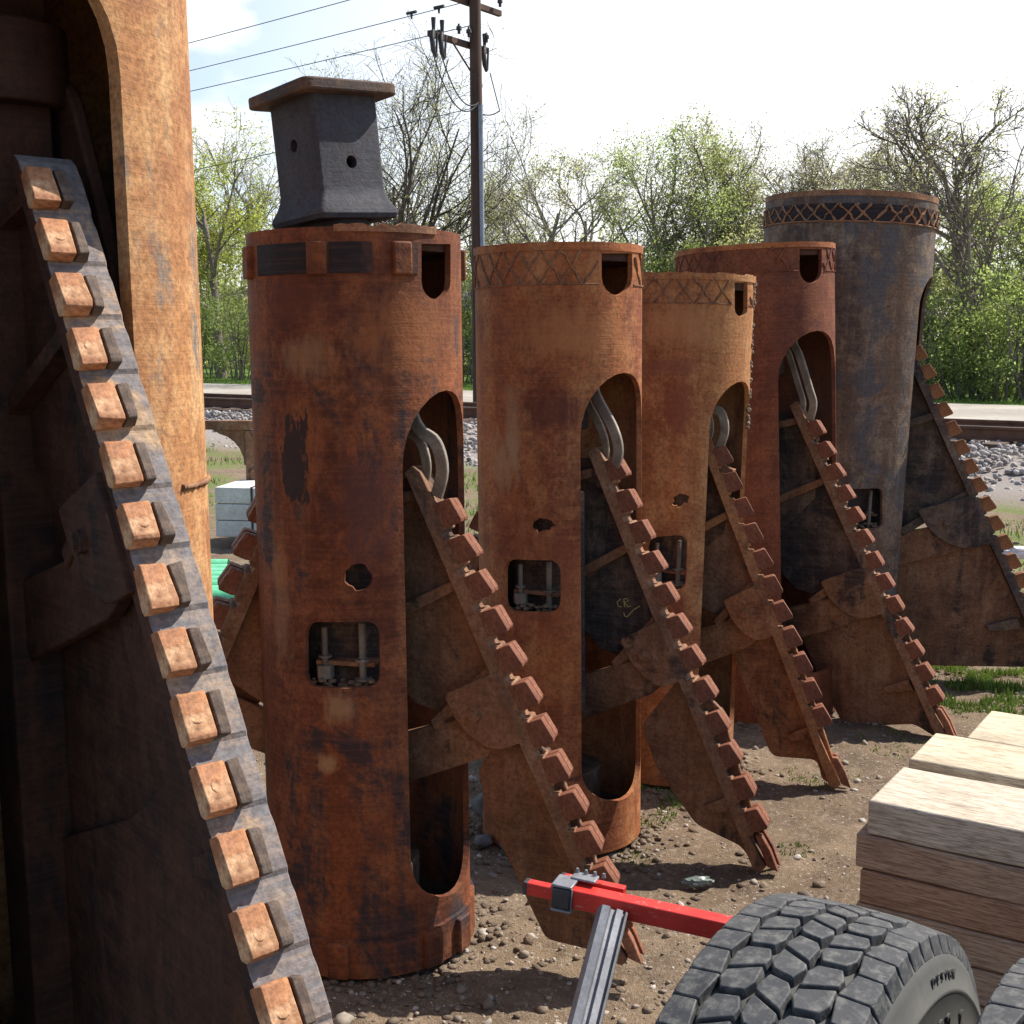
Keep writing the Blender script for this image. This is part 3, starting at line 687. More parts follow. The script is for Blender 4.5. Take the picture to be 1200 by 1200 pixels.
# --- third bucket
B3 = bucket('narrow tan rusty bucket with ragged right edge, shortest of the row', (780, 895), (803, 325), .251)
phi = R_(76)+B3.phc; T = uz(B3, phi, 833, 514); Bt = uz(B3, phi, 984, 915)
op = arch(rel(B3, 25), rel(B3, 92), .16, cz(B3, 447, 852), .17, .12); op2 = [(a+math.pi, b) for a, b in op]
slot = pxpoly(B3, uslot(861, 876, 331, 371)); slot2 = [(a+math.pi, b) for a, b in slot]
win = pxpoly(B3, rounded([(758, 630), (806, 626), (804, 692), (758, 692)], 14)); hole = pxpoly(B3, blob(798, 586, 11, 7, 9, j=.22, tilt=-.45))
link('shell', shell_mesh(B3.R, B3.H, [op, op2, slot, slot2, win, hole], seam=rel(B3, -60)), M['b3'], B3.root)
bar3 = wing(B3, phi, T, Bt, .055, .0755, 11, .98, R_(12), (M['wing_orange'], M['wing'], M['wing_orange'], M['wing_orange'], M['tooth_shade']), kb=.95, la=.02, scoop=[(890, 740), (858, 765), (904, 886), (958, 890), (964, 916), (986, 918), (930, 750)])
copy_rot(B3, bar3, math.pi); internals(B3, phi, T, op[7][1], 3); latch(B3, 758, 806, 630, 692); window_block(B3, -170, 30, .45, 1.2)
ss = [(min(p[0] for p in s)-.02, max(p[0] for p in s)+.02) for s in (slot, slot2)]
scraped_patches(M['b3'], [spot(B3, 795, 480, .07, .12, (.17, .05, .03), .75), spot(B3, 790, 430, .12, .04, (.17, .06, .04), .6), spot(B3, 800, 380, .2, .09, (.38, .19, .085), .6)])
link('weld_lattice', lattice(B3, cz(B3, 355, 810), cz(B3, 324, 810), ss, 22), M['weld'], B3.root)
link('rim_ring', arc_band(B3.R-.004, B3.R+.004, B3.H-.02, B3.H+.004, 0, 2*math.pi, .003, 4), M['b3'], B3.root)
bm = bmesh.new(); rnd = random.Random(4)
for i in range(60):
    t = rel(B3, 84+rnd.uniform(-5, 8)); z = B3.H-rnd.random()**1.3*.55; c = Vector((math.sin(t)*(B3.R), -math.cos(t)*B3.R, z))
    bmesh.ops.create_icosphere(bm, subdivisions=1, radius=rnd.uniform(.004, .011), matrix=Matrix.Translation(c))
link('crusted_mud', finish(bm, 'mud'), M['soil'], B3.root)

# --- fourth bucket
B4 = bucket('maroon rusty bucket with a faint diamond band, in front of the tall grey one', (893, 822), (884, 292), .335)
phi = R_(65)+B4.phc; T = uz(B4, phi, 943, 482); Bt = uz(B4, phi, 1110, 858)
op = arch(rel(B4, 15), rel(B4, 82), .2, cz(B4, 388, 945), .2, .14); op2 = [(a+math.pi, b) for a, b in op]
slot = pxpoly(B4, uslot(937, 963, 292, 332)); slot2 = [(a+math.pi, b) for a, b in slot]
link('shell', shell_mesh(B4.R, B4.H, [op, op2, slot, slot2], seam=rel(B4, -60)), M['b4'], B4.root)
bar4 = wing(B4, phi, T, Bt, .06, .069, 13, .95, R_(11), (M['wing'], M['wing_dark'], M['wing'], M['wing'], M['tooth_shade']), kb=1.25, la=.085, scoop=[(1020, 715), (935, 735), (962, 800), (990, 852), (1072, 848), (1096, 864), (1112, 858), (1055, 720)])
copy_rot(B4, bar4, math.pi); internals(B4, phi, T, op[7][1], 4)
ss = [(min(p[0] for p in s)-.02, max(p[0] for p in s)+.02) for s in (slot, slot2)]
link('weld_lattice', lattice(B4, cz(B4, 320, 870), cz(B4, 291, 870), ss, 30), M['b4'], B4.root)
link('rim_ring', arc_band(B4.R-.004, B4.R+.004, B4.H-.02, B4.H+.002, 0, 2*math.pi, .001, 4), M['b2'], B4.root)

# --- fifth bucket
B5 = bucket('tall grey and tan bucket with bold diamond weld band, farthest right in the row', (958, 778), (997, 236), .402)
phi = R_(84)+B5.phc; T = uz(B5, phi, 1066, 405); Bt = uz(B5, phi, 1238, 786)
op = arch(rel(B5, 58), rel(B5, 106), .22, cz(B5, 322, 1083), .16, .15); op2 = [(a+math.pi, b) for a, b in op]
win = pxpoly(B5, rounded([(985, 573), (1034, 572), (1034, 618), (985, 622)], 7))
link('shell', shell_mesh(B5.R, B5.H, [op, op2, win], seam=rel(B5, -100)), M['b5'], B5.root)
bar5 = wing(B5, phi, T, Bt, .03, .058, 16, .98, R_(8), (M['wing_dark'], M['wing_dark'], M['wing_dark'], M['wing'], M['wing_orange']), kb=1.35, la=.06, scoop=[(1120, 632), (1060, 650), (1000, 690), (995, 772), (1100, 780), (1236, 782), (1170, 640)])
copy_rot(B5, bar5, math.pi); internals(B5, phi, T, op[7][1], 5, rod=False); latch(B5, 985, 1034, 573, 618); window_block(B5, -95, 55, .6, 1.3)
zb0, zb1 = cz(B5, 259, 1000), cz(B5, 238, 1000)
link('painted_band', arc_band(B5.R-.004, B5.R+.0025, zb0, zb1, 0, 2*math.pi), M['band'], B5.root)
Bq = B5.R; B5.R += .003; link('weld_lattice', lattice(B5, zb0, zb1, [], 34, .0045), M['weld'], B5.root); B5.R = Bq
link('rim_ring', arc_band(B5.R-.03, B5.R+.002, B5.H-.02, B5.H+.006, 0, 2*math.pi, .002, 4), M['weld'], B5.root)

# --- the big near bucket at the left
B0 = bucket('largest nearest bucket, ochre rust shell with a dark open front and bright square teeth', Vector((-.895, 2.3, 0)), (-2, 60), .33, H=2.75)
B0.cam = B0.inv @ CAM
phi = R_(40); T = uz(B0, phi, 60, 206); Bt = uz(B0, phi, 347, 1190)
e0 = cyl(B0, 157, 400)[0]
op = arch(e0-R_(66), e0, .12, 2.24, .20, .15); op2 = [(a+math.pi, b) for a, b in op]
link('shell', shell_mesh(B0.R, B0.H, [op], th=.03, seam=rel(B0, 100)), M['b0'], B0.root)
bar0 = wing(B0, phi, T, Bt, .028, .0738, 15, 1.0, 0, (M['bar0'], M['b0in_shade'], M['b0in_shade'], M['b0in_shade'], M['tooth']), kb=1.2, la=.0, bara=1.13, tipt=False, W=.05)
internals(B0, phi, T, 2.2, 6, rod=False)
dv = Vector((math.sin(phi), -math.cos(phi), 0)); Nv = Vector((-dv.y, dv.x, 0)); Nv = -Nv if Nv.dot(B0.cam) < 0 else Nv
pp = [uz(B0, phi, *p, off=-.09) for p in rounded([(-20, 120), (35, 68), (80, 95), (120, 255), (146, 380), (100, 420), (-20, 300)], 30)]
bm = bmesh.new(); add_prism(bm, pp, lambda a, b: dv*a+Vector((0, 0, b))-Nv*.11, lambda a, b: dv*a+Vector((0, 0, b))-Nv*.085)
bevel(link('hinge_arm', finish(bm, 'arm'), M['b0in_shade'], B0.root), .006)
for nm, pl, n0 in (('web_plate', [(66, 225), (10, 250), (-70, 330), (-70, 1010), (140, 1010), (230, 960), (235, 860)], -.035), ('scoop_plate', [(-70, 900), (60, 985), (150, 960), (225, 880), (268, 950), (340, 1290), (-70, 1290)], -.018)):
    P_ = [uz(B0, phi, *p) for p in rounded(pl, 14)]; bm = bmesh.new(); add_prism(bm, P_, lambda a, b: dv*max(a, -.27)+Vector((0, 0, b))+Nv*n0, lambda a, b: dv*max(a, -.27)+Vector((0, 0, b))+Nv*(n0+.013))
    bevel(link(nm, finish(bm, nm, 20), M['b0in_shade'], bar0), .003)
bm = bmesh.new(); rnd = random.Random(2)   # weld seam ring visible on the shell
zz = cyl(B0, 225, 567)[1]; add_tube(bm, [(math.sin(t)*(B0.R+.001), -math.cos(t)*(B0.R+.001), zz+.004*math.sin(t*3)) for t in [rel(B0, 52+i*.5) for i in range(90)]], [.006*rnd.uniform(.6, 1.2) for _ in range(90)], 6)
link('weld_seam', finish(bm, 'seam', 60), M['weld'], B0.root)

# chalk mark on the second bucket's arm
ph2 = R_(63)+B2.phc; d2 = Vector((math.sin(ph2), -math.cos(ph2), 0)); N2 = Vector((-d2.y, d2.x, 0)); N2 = -N2 if N2.dot(B2.cam) < 0 else N2
bm = bmesh.new()
for st in ([(735, 706), (731, 710), (733, 715), (736, 715)], [(739, 706), (742, 705), (744, 708), (740, 710), (744, 715), (747, 714)], [(739, 706), (740, 715)], [(739, 722), (740, 726), (743, 727), (750, 719), (758, 714)]):
    P = []
    for p in st:
        u, z = uz(B2, ph2, p[0]-8, p[1]-4, off=.0075); P.append(d2*u+Vector((0, 0, z))+N2*.0075)
    add_tube(bm, P, .0016, 5)
chm = simple('yellow_chalk', (.5, .4, .14), (.6, .5, .2), 20, .9)
link('chalk_mark', finish(bm, 'chalk'), chm, bar2)

# ------------------------------------------------------------------ ground
TD = Vector((.807, -.5906)); ND = Vector((.5906, .807)); RAIL = 16.13   # track direction, its normal, distance of the near rail
def trk(s, l): return Vector((ND.x*s+TD.x*l, ND.y*s+TD.y*l))
def sstep(a, b, x): t = min(1, max(0, (x-a)/(b-a))); return t*t*(3-2*t)
def gz(x, y):
    s = ND.x*x+ND.y*y
    z = .0
    z += .36*sstep(RAIL-2.9, RAIL-1.0, s) - .05*sstep(19, 20, s)
    f = 1-sstep(9, 14, y)
    z += f*(  .02*noise.noise((x*2.3, y*2.3, 0))+.015*noise.noise((x*8, y*8, 3))+.009*noise.noise((x*23, y*23, 7)))
    z += .03*noise.noise((x*.5, y*.5, 5))*sstep(5, 8, y)
    # trampled hollows under the arm tips
    return z-.012
def spaced(a, b, fine, lo, hi):
    P = list(np.arange(a, b, fine)); st = fine; v = a; L = []
    while v > lo: st = min(st*1.28, 60); v -= st; L.append(v)
    st = fine; v = P[-1]; H = []
    while v < hi: st = min(st*1.28, 60); v += st; H.append(v)
    return L[::-1]+P+H
xs = spaced(-2.2, 4.2, .03, -600, 600); ys = spaced(1.6, 8.0, .03, -60, 900)
V = [(x, y, gz(x, y)) for y in ys for x in xs]; nx = len(xs)
Fc = [(j*nx+i, j*nx+i+1, (j+1)*nx+i+1, (j+1)*nx+i) for j in range(len(ys)-1) for i in range(nx-1)]
def mk_ground():
    N = NT('dirt_ground'); v = N.map(); n1 = N.noise(v, .9, 6, .6, .5); n2 = N.noise(v, 7, 7, .68); n3 = N.noise(v, 55, 6, .75); n4 = N.noise(v, 180, 3, .7)
    c = N.mix(N.ramp(n1, [(.35, 0), (.65, 1)]), (.17, .115, .073), (.265, .193, .125)); c = N.mix(N.ramp(n2, [(.4, .7), (.6, 0)]), c, (.12, .083, .057))
    c = N.mix(N.ramp(n3, [(.5, 0), (.72, .8)]), c, (.36, .3, .23)); c = N.mix(N.ramp(n4, [(.3, .6), (.5, 0)]), c, (.05, .036, .025))
    vo = N.voro(v, 42, out="Distance"); gsel = N.ramp(N.noise(v, 5, 3, .5), [(.42, 0), (.6, 1)]); g = N.mathn('MULTIPLY', N.ramp(vo, [(.12, 1), (.22, 0)]), gsel)
    c = N.mix(N.mathn('MULTIPLY', g, .8), c, (.46, .42, .36))
    # green-ish growth: by distance from the yard, in patches
    sp = N.n.new("ShaderNodeSeparateXYZ"); N.l.new(N.tc.outputs["Object"], sp.inputs[0])
    s = N.mathn('ADD', N.mathn('MULTIPLY', sp.outputs[0], ND.x), N.mathn('MULTIPLY', sp.outputs[1], ND.y))
    def band(a, b, c_, d):
        u = N.n.new("ShaderNodeMapRange"); u.inputs[1].default_value = a; u.inputs[2].default_value = b; N.l.new(s, u.inputs[0])
        q = N.n.new("ShaderNodeMapRange"); q.inputs[1].default_value = c_; q.inputs[2].default_value = d; q.inputs[3].default_value = 1; q.inputs[4].default_value = 0; N.l.new(s, q.inputs[0])
        return N.mathn('MULTIPLY', u.outputs[0], q.outputs[0])
    gp = N.ramp(N.noise(v, .8, 6, .65, .6), [(.44, 0), (.54, 1)])
    m1 = N.mathn('MULTIPLY', band(7.0, 9, 12.8, 13.5), gp)
    c = N.mix(N.mathn('MULTIPLY', m1, .75), c, N.mix(n3, (.08, .12, .025), (.17, .2, .06)))
    c = N.mix(N.ramp(band(12.6, 13.6, 19.2, 20), [(0, 0), (1, 1)]), c, N.mix(n3, (.2, .17, .15), (.34, .3, .27)))
    c = N.mix(N.ramp(band(27.5, 28.6, 900, 901), [(0, 0), (1, 1)]), c, N.mix(n2, (.07, .13, .02), (.13, .2, .04)))
    N.bump(N.mix(.5, N.mix(.5, n2, n3), n4), .9, .02)
    return N.fin(c, .95, 0, .15)
g = link('ground', pydata('ground', V, Fc, True), mk_ground()); tag(g, kind='structure')
def road_sheet(name, s0, s1, l0, l1, z, mat, n=60):
    v = []; f = []
    for i in range(n+1):
        l = l0+(l1-l0)*i/n
        for s in (s0, s1): p = trk(s, l); v.append((p.x, p.y, z))
    for i in range(n): f.append((2*i, 2*i+2, 2*i+3, 2*i+1))
    return link(name, pydata(name, v, f), mat)
def mk_road():
    N = NT('road_surface'); v = N.map(); n = N.noise(v, .5, 6, .6); n2 = N.noise(v, 9, 6, .7)
    c = N.mix(N.ramp(n, [(.35, 0), (.65, 1)]), (.27, .24, .2), (.42, .38, .32)); c = N.mix(N.ramp(n2, [(.4, .4), (.6, 0)]), c, (.18, .16, .13)); N.bump(n2, .3, .01); return N.fin(c, .95)
tag(road_sheet('road', 19.9, 27.6, -150, 150, .345, mk_road()), kind='structure')

# stones: many small faceted pebbles in one mesh
def stones(name, pts, sizes, mat, flat=.65, seed=1):
    bm = bmesh.new(); bmesh.ops.create_icosphere(bm, subdivisions=1, radius=1); bv = np.array([v.co[:] for v in bm.verts]); bf = np.array([[v.index for v in f.verts] for f in bm.faces]); bm.free()
    rng = np.random.default_rng(seed); n = len(pts); k = len(bv)
    sc_ = rng.uniform(.6, 1.3, (n, 1, 3))*np.array([1, 1, flat]); jit = rng.uniform(.72, 1.22, (n, k, 1))
    v = bv[None]*jit*sc_
    a = rng.uniform(0, 6.28, n); ca, sa = np.cos(a)[:, None], np.sin(a)[:, None]
    x = v[..., 0]*ca-v[..., 1]*sa; y = v[..., 0]*sa+v[..., 1]*ca
    tl = rng.uniform(-.6, .6, n)[:, None]; z = v[..., 2]*np.cos(tl)-y*np.sin(tl); y = y*np.cos(tl)+v[..., 2]*np.sin(tl)
    v = np.stack([x, y, z], -1)*np.asarray(sizes)[:, None, None]+np.asarray(pts)[:, None, :]
    f = bf[None]+(np.arange(n)*k)[:, None, None]
    return link(name, pydata(name, v.reshape(-1, 3), f.reshape(-1, 3)), mat)
rnd = random.Random(11); pts = []; sz = []
for i in range(30000):
    y = 2.3+rnd.random()**1.4*9; x = rnd.uniform(-.55*y-.3, .55*y+.4)
    if noise.noise((x*1.6, y*1.6, 9))+.5*noise.noise((x*5, y*5, 2)) < rnd.uniform(-.6, .3): continue
    r = min(.026, .003/(rnd.random()**.6+.1)); pts.append((x, y, gz(x, y)+r*.15)); sz.append(r)
cp = []; cs_ = []
for b_ in (B1, B2, B3, B4, B5):
    for i in range(230):
        a_ = rnd.uniform(0, 6.28); q_ = b_.R+abs(rnd.gauss(0, .06))+.0; x = b_.g.x+math.sin(a_)*q_; y = b_.g.y-math.cos(a_)*q_; cp.append((x, y, gz(x, y)+.002)); cs_.append(rnd.uniform(.005, .017))
for i in range(5000):
    y = 2.3+rnd.random()**1.4*7; x = rnd.uniform(-.55*y-.3, .55*y+.4)
    if noise.noise((x*1.1, y*1.1, 19)) < .05: continue
    cp.append((x, y, gz(x, y))); cs_.append(rnd.uniform(.005, .02))
tag(stones('soil_clods', cp, cs_, M['soil'], .6, 8), 'dry soil clods piled round the bucket feet and over the yard', 'soil', kind='stuff')
tag(stones('pebbles', pts, sz, M['stone']), 'scattered pale pebbles and clods on the brown dirt yard', 'gravel', kind='stuff')
pts = []; sz = []
for i in range(26000):
    s = rnd.uniform(RAIL-3.1, RAIL+3.2); l = rnd.uniform(-24, 16); p = trk(s, l)
    if p.y < 6 or abs(p.x) > p.y*.55: continue
    if s < RAIL-2.3 and rnd.random() < .5: continue
    pts.append((p.x, p.y, gz(p.x, p.y)+rnd.uniform(-.01, .05))); sz.append(rnd.uniform(.022, .05))
tag(stones('track_ballast', pts, sz, M['ballast'], .75, 4), 'grey crushed stone ballast under the railway track', 'ballast', kind='stuff')

# larger loose rocks near the first bucket
def rock(x, y, r, label, seed, mat='stone'):
    bm = bmesh.new(); bmesh.ops.create_icosphere(bm, subdivisions=3, radius=1)
    for v in bm.verts:
        n = v.co.copy(); k = 1+.28*noise.noise(n*1.4+Vector((seed, 0, 0)))+.1*noise.noise(n*4+Vector((seed, 5, 0))); v.co = Vector((n.x*1.15, n.y, n.z*.72))*k*r
    g = gnd(x, y, .01); o = link('rock', finish(bm, 'rock', 70), M['rockm']); o.location = (g.x, g.y, r*.35); o.rotation_euler = (0, 0, seed)
    tag(o, label, 'rock', 'loose rocks between the first two buckets'); return o
M['rockm'] = simple('grey_rock', (.11, .1, .095), (.24, .22, .21), 9, .95, bump=.6, bd=.01)
rock(574, 945, .055, 'biggest dark grey rock in the gap right of the socket bucket', 1)
rock(590, 965, .036, 'smaller grey rock just below the biggest rock', 2)
rock(602, 990, .042, 'pale flat rock beside the toothed arm, lower of the two on the right', 3)
rock(567, 985, .028, 'small rock tucked at the foot of the socket bucket', 4)
# grass: blades in patches
gv = []; gf = []
def blade(x, y, h, z):
    a = rnd.uniform(0, 6.28); wdt = h*.09+.002; dx, dy = math.cos(a)*wdt, math.sin(a)*wdt; lx, ly = rnd.uniform(-.5, .5)*h, rnd.uniform(-.5, .5)*h; b = len(gv)
    gv.extend([(x-dx, y-dy, z), (x+dx, y+dy, z), (x+lx, y+ly, z+h)]); gf.append((b, b+1, b+2))
def patch(px, py, r, n, h):
    c = gnd(px, py)
    for i in range(n):
        a = rnd.uniform(0, 6.28); q = r*math.sqrt(rnd.random()); x = c.x+math.cos(a)*q; y = c.y+math.sin(a)*q*1.4
        if noise.noise((x*6, y*6, 2)) < -.08: continue
        blade(x, y, h*rnd.uniform(.4, 1.2), gz(x, y))
for a in ((1130, 800, .35, 2600, .035), (1180, 812, .4, 2200, .035), (1195, 790, .4, 1800, .04), (772, 945, .16, 500, .02), (790, 925, .12, 250, .018), (950, 905, .12, 160, .015), (735, 1000, .08, 120, .012), (1050, 870, .15, 250, .015), (935, 995, .06, 110, .012), (980, 900, .1, 150, .012)): patch(*a)
for i in range(26000):
    s = rnd.uniform(8, 13.2); l = rnd.uniform(-20, 12); p = trk(s, l)
    if abs(p.x) > p.y*.5 or p.y < 6 or noise.noise((p.x*.9, p.y*.9, 1)) < .02: continue
    blade(p.x, p.y, rnd.uniform(.03, .09), gz(p.x, p.y))
for i in range(16000):
    s = 28+rnd.random()**1.5*9; l = rnd.uniform(-45, 12); p = trk(s, l)
    if abs(p.x) > p.y*.5: continue
    blade(p.x, p.y, rnd.uniform(.05, .16), gz(p.x, p.y))
tag(link('grass', pydata('grass', gv, gf), M['grassb']), 'sparse green grass growing in patches on the dirt', 'grass', kind='stuff')

# ------------------------------------------------------------------ railway
def tmat(l, s, z):
    p = trk(s, l); return Matrix(((TD.x, ND.x, 0, p.x), (TD.y, ND.y, 0, p.y), (0, 0, 1, z), (0, 0, 0, 1)))
tr = empty('railway_track', M=tmat(0, RAIL+.72, .36)); tag(tr, 'rusty railway track crossing behind the buckets on pale ballast', 'railway track')
prof = [(-.07, 0), (.07, 0), (.07, .012), (.012, .03), (.01, .125), (.034, .135), (.036, .165), (.03, .172), (-.03, .172), (-.036, .165), (-.034, .135), (-.01, .125), (-.012, .03), (-.07, .012)]
for s in (-.72, .72):
    bm = bmesh.new(); add_prism(bm, prof, lambda a, b: Vector((-60, s+a, .06+b)), lambda a, b: Vector((60, s+a, .06+b))); me = finish(bm, 'rail', 25)
    me.materials.append(M['railsteel']); me.materials.append(M['railtop'])
    for f in me.polygons:
        if f.normal.z > .95 and f.center.z > .2: f.material_index = 1
    link('rail', me, None, tr)
bm = bmesh.new(); rnd = random.Random(6)
for i in range(-44, 45):
    add_box(bm, (i*.52+rnd.uniform(-.02, .02), rnd.uniform(-.04, .04), -.03), (.23, 2.6, .17))
o = link('sleeper', finish(bm, 'ties', 30), M['tie'], tr); tag(o, kind='stuff'); bevel(o, .01, 1)

# ------------------------------------------------------------------ utility pole and lines
pb = trk(0, 0); PX, PY = -.63, 24.6
up = empty('utility_pole', M=Matrix.Translation((PX, PY, .3)) @ Matrix.Rotation(R_(-.55), 4, 'Y')); tag(up, 'tall dark wooden utility pole with crossarms and grey conduit behind the buckets', 'utility pole')
bm = bmesh.new(); add_tube(bm, [(0, 0, -.2), (0, 0, 5), (0, 0, 10.2)], [.145, .122, .1], 16); link('post', finish(bm, 'post', 50), M['pole'], up)
bm = bmesh.new(); add_tube(bm, [(.085, -.115, 0), (.085, -.115, 5.86)], .045, 10); link('conduit', finish(bm, 'c', 50), M['conduit'], up)
def arm(z, a0, a1):
    nd = Vector((ND.x, ND.y, 0)); c = nd*((a0+a1)/2)+Vector((0, 0, z)); Mm = Matrix(((nd.x, -nd.y, 0, c.x-.0), (nd.y, nd.x, 0, c.y), (0, 0, 1, c.z), (0, 0, 0, 1)))
    bm = bmesh.new(); add_box(bm, (0, .15, 0), (a1-a0, .09, .11), Mm); o = link('crossarm', finish(bm, 'arm', 20), M['pole'], up); bevel(o, .006); return nd
nd = arm(7.0, -1.2, .57); arm(7.78, -.9, 1.0)
bm = bmesh.new(); add_tube(bm, [nd*-.75+Vector((0, 0, 6.95)), Vector((0, 0, 6.35))], .018, 6); link('brace', finish(bm, 'br'), M['pole'], up)
for a, z in ((-1.1, 7.0), (-.85, 7.0), (.45, 7.0)):
    c = nd*a+Vector((-.1, .1, z)); bm = bmesh.new()
    add_tube(bm, [c+Vector((0, -.12, .05)), c+Vector((-.02, -.2, -.1)), c+Vector((.0, -.2, -.32)), c+Vector((.03, -.1, -.42))], [.03, .05, .045, .03], 8)
    add_tube(bm, [c+Vector((.05, -.1, -.4)), c+Vector((.07, -.12, .0))], .022, 6); add_tube(bm, [c+Vector((0, 0, .05)), c+Vector((0, 0, .3))], [.03, .045], 8)
    link('fuse_cutout', finish(bm, 'cut', 50), M['wire'], up)
for k in (-.5, -.2, .35, .8):
    c = nd*k+Vector((0, 0, 7.85 if k > .4 else 7.1)); bm = bmesh.new(); add_tube(bm, [c+Vector((0, 0, z)) for z in (0, .06, .07, .13, .14, .18)], [.03, .03, .055, .05, .03, .02], 10); link('insulator', finish(bm, 'ins', 50), M['wire'], up)
def cab(A, Bp, sag, r, n=24):
    bm = bmesh.new(); A = Vector(A); Bp = Vector(Bp); add_tube(bm, [A.lerp(Bp, i/n)-Vector((0, 0, sag*4*(i/n)*(1-i/n))) for i in range(n+1)], r, 5); return finish(bm, 'cable', 80)
for a, z0, sg in ((-1.1, 6.6, .5), (-.85, 6.6, .35)): link('drop_lead', cab(nd*a+Vector((-.1, -.1, z0)), (.05, -.15, 5.9), sg, .014), M['wire'], up)
link('drop_lead', cab(nd*.45+Vector((0, 0, 6.55)), (.45, -.1, 5.75), 0, .012), M['wire'], up); link('drop_lead', cab((.45, -.1, 5.75), (.1, -.1, 5.7), .05, .012), M['wire'], up)
bk = Vector((-TD.x, -TD.y, 0))
for i, (off, z, lab) in enumerate(((-.85, 8.42, 'highest power line running left from the pole top'), (-.1, 8.1, 'second power line from the top left of the pole'), (0, 7.68, 'third power line, parallel below the top pair'), (0, 6.15, 'lowest single cable sloping down left from the pole'))):
    A = Vector((PX, PY, z))+Vector((ND.x, ND.y, 0))*off; Bq = A+bk*45+Vector((0, 0, -.3 if i < 3 else -1.6))
    o = link('power_line', cab(A, Bq, .35, .009, 40), M['wire']); tag(o, lab, 'power line', 'overhead power lines')
    if i < 3:
        for L in (.9, 1.6) if i < 2 else (1.0,):
            bm = bmesh.new(); c = A+bk*L; add_tube(bm, [c, c+Vector((0, 0, -.12))], [.03, .02], 6); add_tube(bm, [c+bk*-.12, c+bk*.12], .03, 6)
            link('spacer', finish(bm, 'sp'), M['wire'], o)

# ------------------------------------------------------------------ trees
def tree(px, s, top_px, label, cat='tree', seed=1, leaf='leaf_olive', dens=1.0, lsz=.09, bark='bark', lean=0, spread=1.0, limbs=6, droop=0, trunks=1, bare=.35, first=.28, kind='deciduous_tree'):
    k = (px-600)/F; Y = s/(ND.x*k+ND.y); X = k*Y; z0 = gz(X, Y)
    H = atY(px, top_px, Y).z - z0
    rnd = random.Random(seed); rt = empty(kind, (X, Y, z0)); tag(rt, label, cat)
    rings_v = []; faces = []; tips = []
    def tube(P, Rr, n):
        prev = None; base = len(rings_v)
        for i, p in enumerate(P):
            t = (P[min(i+1, len(P)-1)]-P[max(i-1, 0)]).normalized()
            prev = t.orthogonal().normalized() if prev is None else (prev-t*prev.dot(t)).normalized(); b = t.cross(prev)
            for q in range(n): a = 2*math.pi*q/n; v = p+(prev*math.cos(a)+b*math.sin(a))*Rr[i]; rings_v.append((v.x, v.y, v.z))
        for i in range(len(P)-1):
            for q in range(n): a = base+i*n+q; c = base+i*n+(q+1) % n; faces.append((a, c, c+n, a+n))
    def grow(p, d, L, r, lev):
        nseg = (7, 6, 5, 4, 3)[lev]; P = [p.copy()]; Rr = [r]; sg = L/nseg; dd = d.copy()
        for i in range(nseg):
            wob = (.1, .24, .32, .4, .45)[lev]
            dd = (dd+Vector((rnd.gauss(0, wob), rnd.gauss(0, wob), rnd.gauss(0, wob*.6)))*.6+Vector((0, 0, (.05, .09, .06, .0-droop*.15, -droop*.3)[lev]))).normalized()
            P.append(P[-1]+dd*sg); Rr.append(max((.03, .022, .015, .009, .0065)[lev], r*(1-.75*(i+1)/nseg)))
        tube(P, Rr, (9, 6, 4, 3, 3)[lev])
        if lev >= 3:
            tips.append(P)
        if lev >= 4: return
        nc = (limbs, 6, 5, 4)[lev]
        for c in range(nc):
            t = (first if lev == 0 else .25)+(1-(first if lev == 0 else .25))*(c+rnd.random()*.8)/nc; t = min(t, .98)
            i = min(nseg-1, int(t*nseg)); q = P[i].lerp(P[i+1], t*nseg-i); ax = (P[i+1]-P[i]).normalized()
            o = ax.orthogonal().normalized(); o = Matrix.Rotation(rnd.uniform(0, 6.28), 3, ax) @ o
            an = R_(rnd.uniform(28, 58)) if lev else R_(rnd.uniform(25, 55))*min(1.3, spread)
            nd_ = (ax*math.cos(an)+o*math.sin(an)).normalized()
            ln = L*(.62 if lev == 0 else .6)*rnd.uniform(.7, 1.15)*(1.15-.45*t)*(spread if lev == 0 else 1)
            grow(q, nd_, ln, Rr[i]*.66, lev+1)
    for tkn in range(trunks):
        off = Vector((rnd.uniform(-.3, .3), rnd.uniform(-.3, .3), -.1)) if trunks > 1 else Vector((0, 0, -.1)); ln = lean+(rnd.uniform(-.25, .25) if trunks > 1 else 0)
        grow(off, Vector((ln, rnd.uniform(-.06, .06), 1)).normalized(), H*.72*rnd.uniform(.9, 1), H*.024/(trunks**.4), 0)
    # fit the height
    mz = max(v[2] for v in rings_v); f = H/mz
    av = np.array(rings_v)*np.array([f, f, f]); link('trunk', pydata('trunk', av, faces, True), M[bark], rt)
    rng = np.random.default_rng(seed); cs = []
    for P in tips:
        if rnd.random() < bare*.6: continue
        m = int(rnd.randint(5, 12)*dens*(1.6 if noise.noise(P[0]*.45+Vector((seed, 0, 0))) > 0 else .6))
        for _ in range(m):
            i = rnd.randrange(len(P)-1); q = P[i].lerp(P[i+1], rnd.random()); cs.append((q.x*f+rnd.gauss(0, .2), q.y*f+rnd.gauss(0, .2), q.z*f+rnd.gauss(0, .2)-droop*abs(rnd.gauss(0, .25))))
    if cs:
        leaves('crown', np.array(cs), lsz*.68, M[leaf], rt, seed)
    return rt
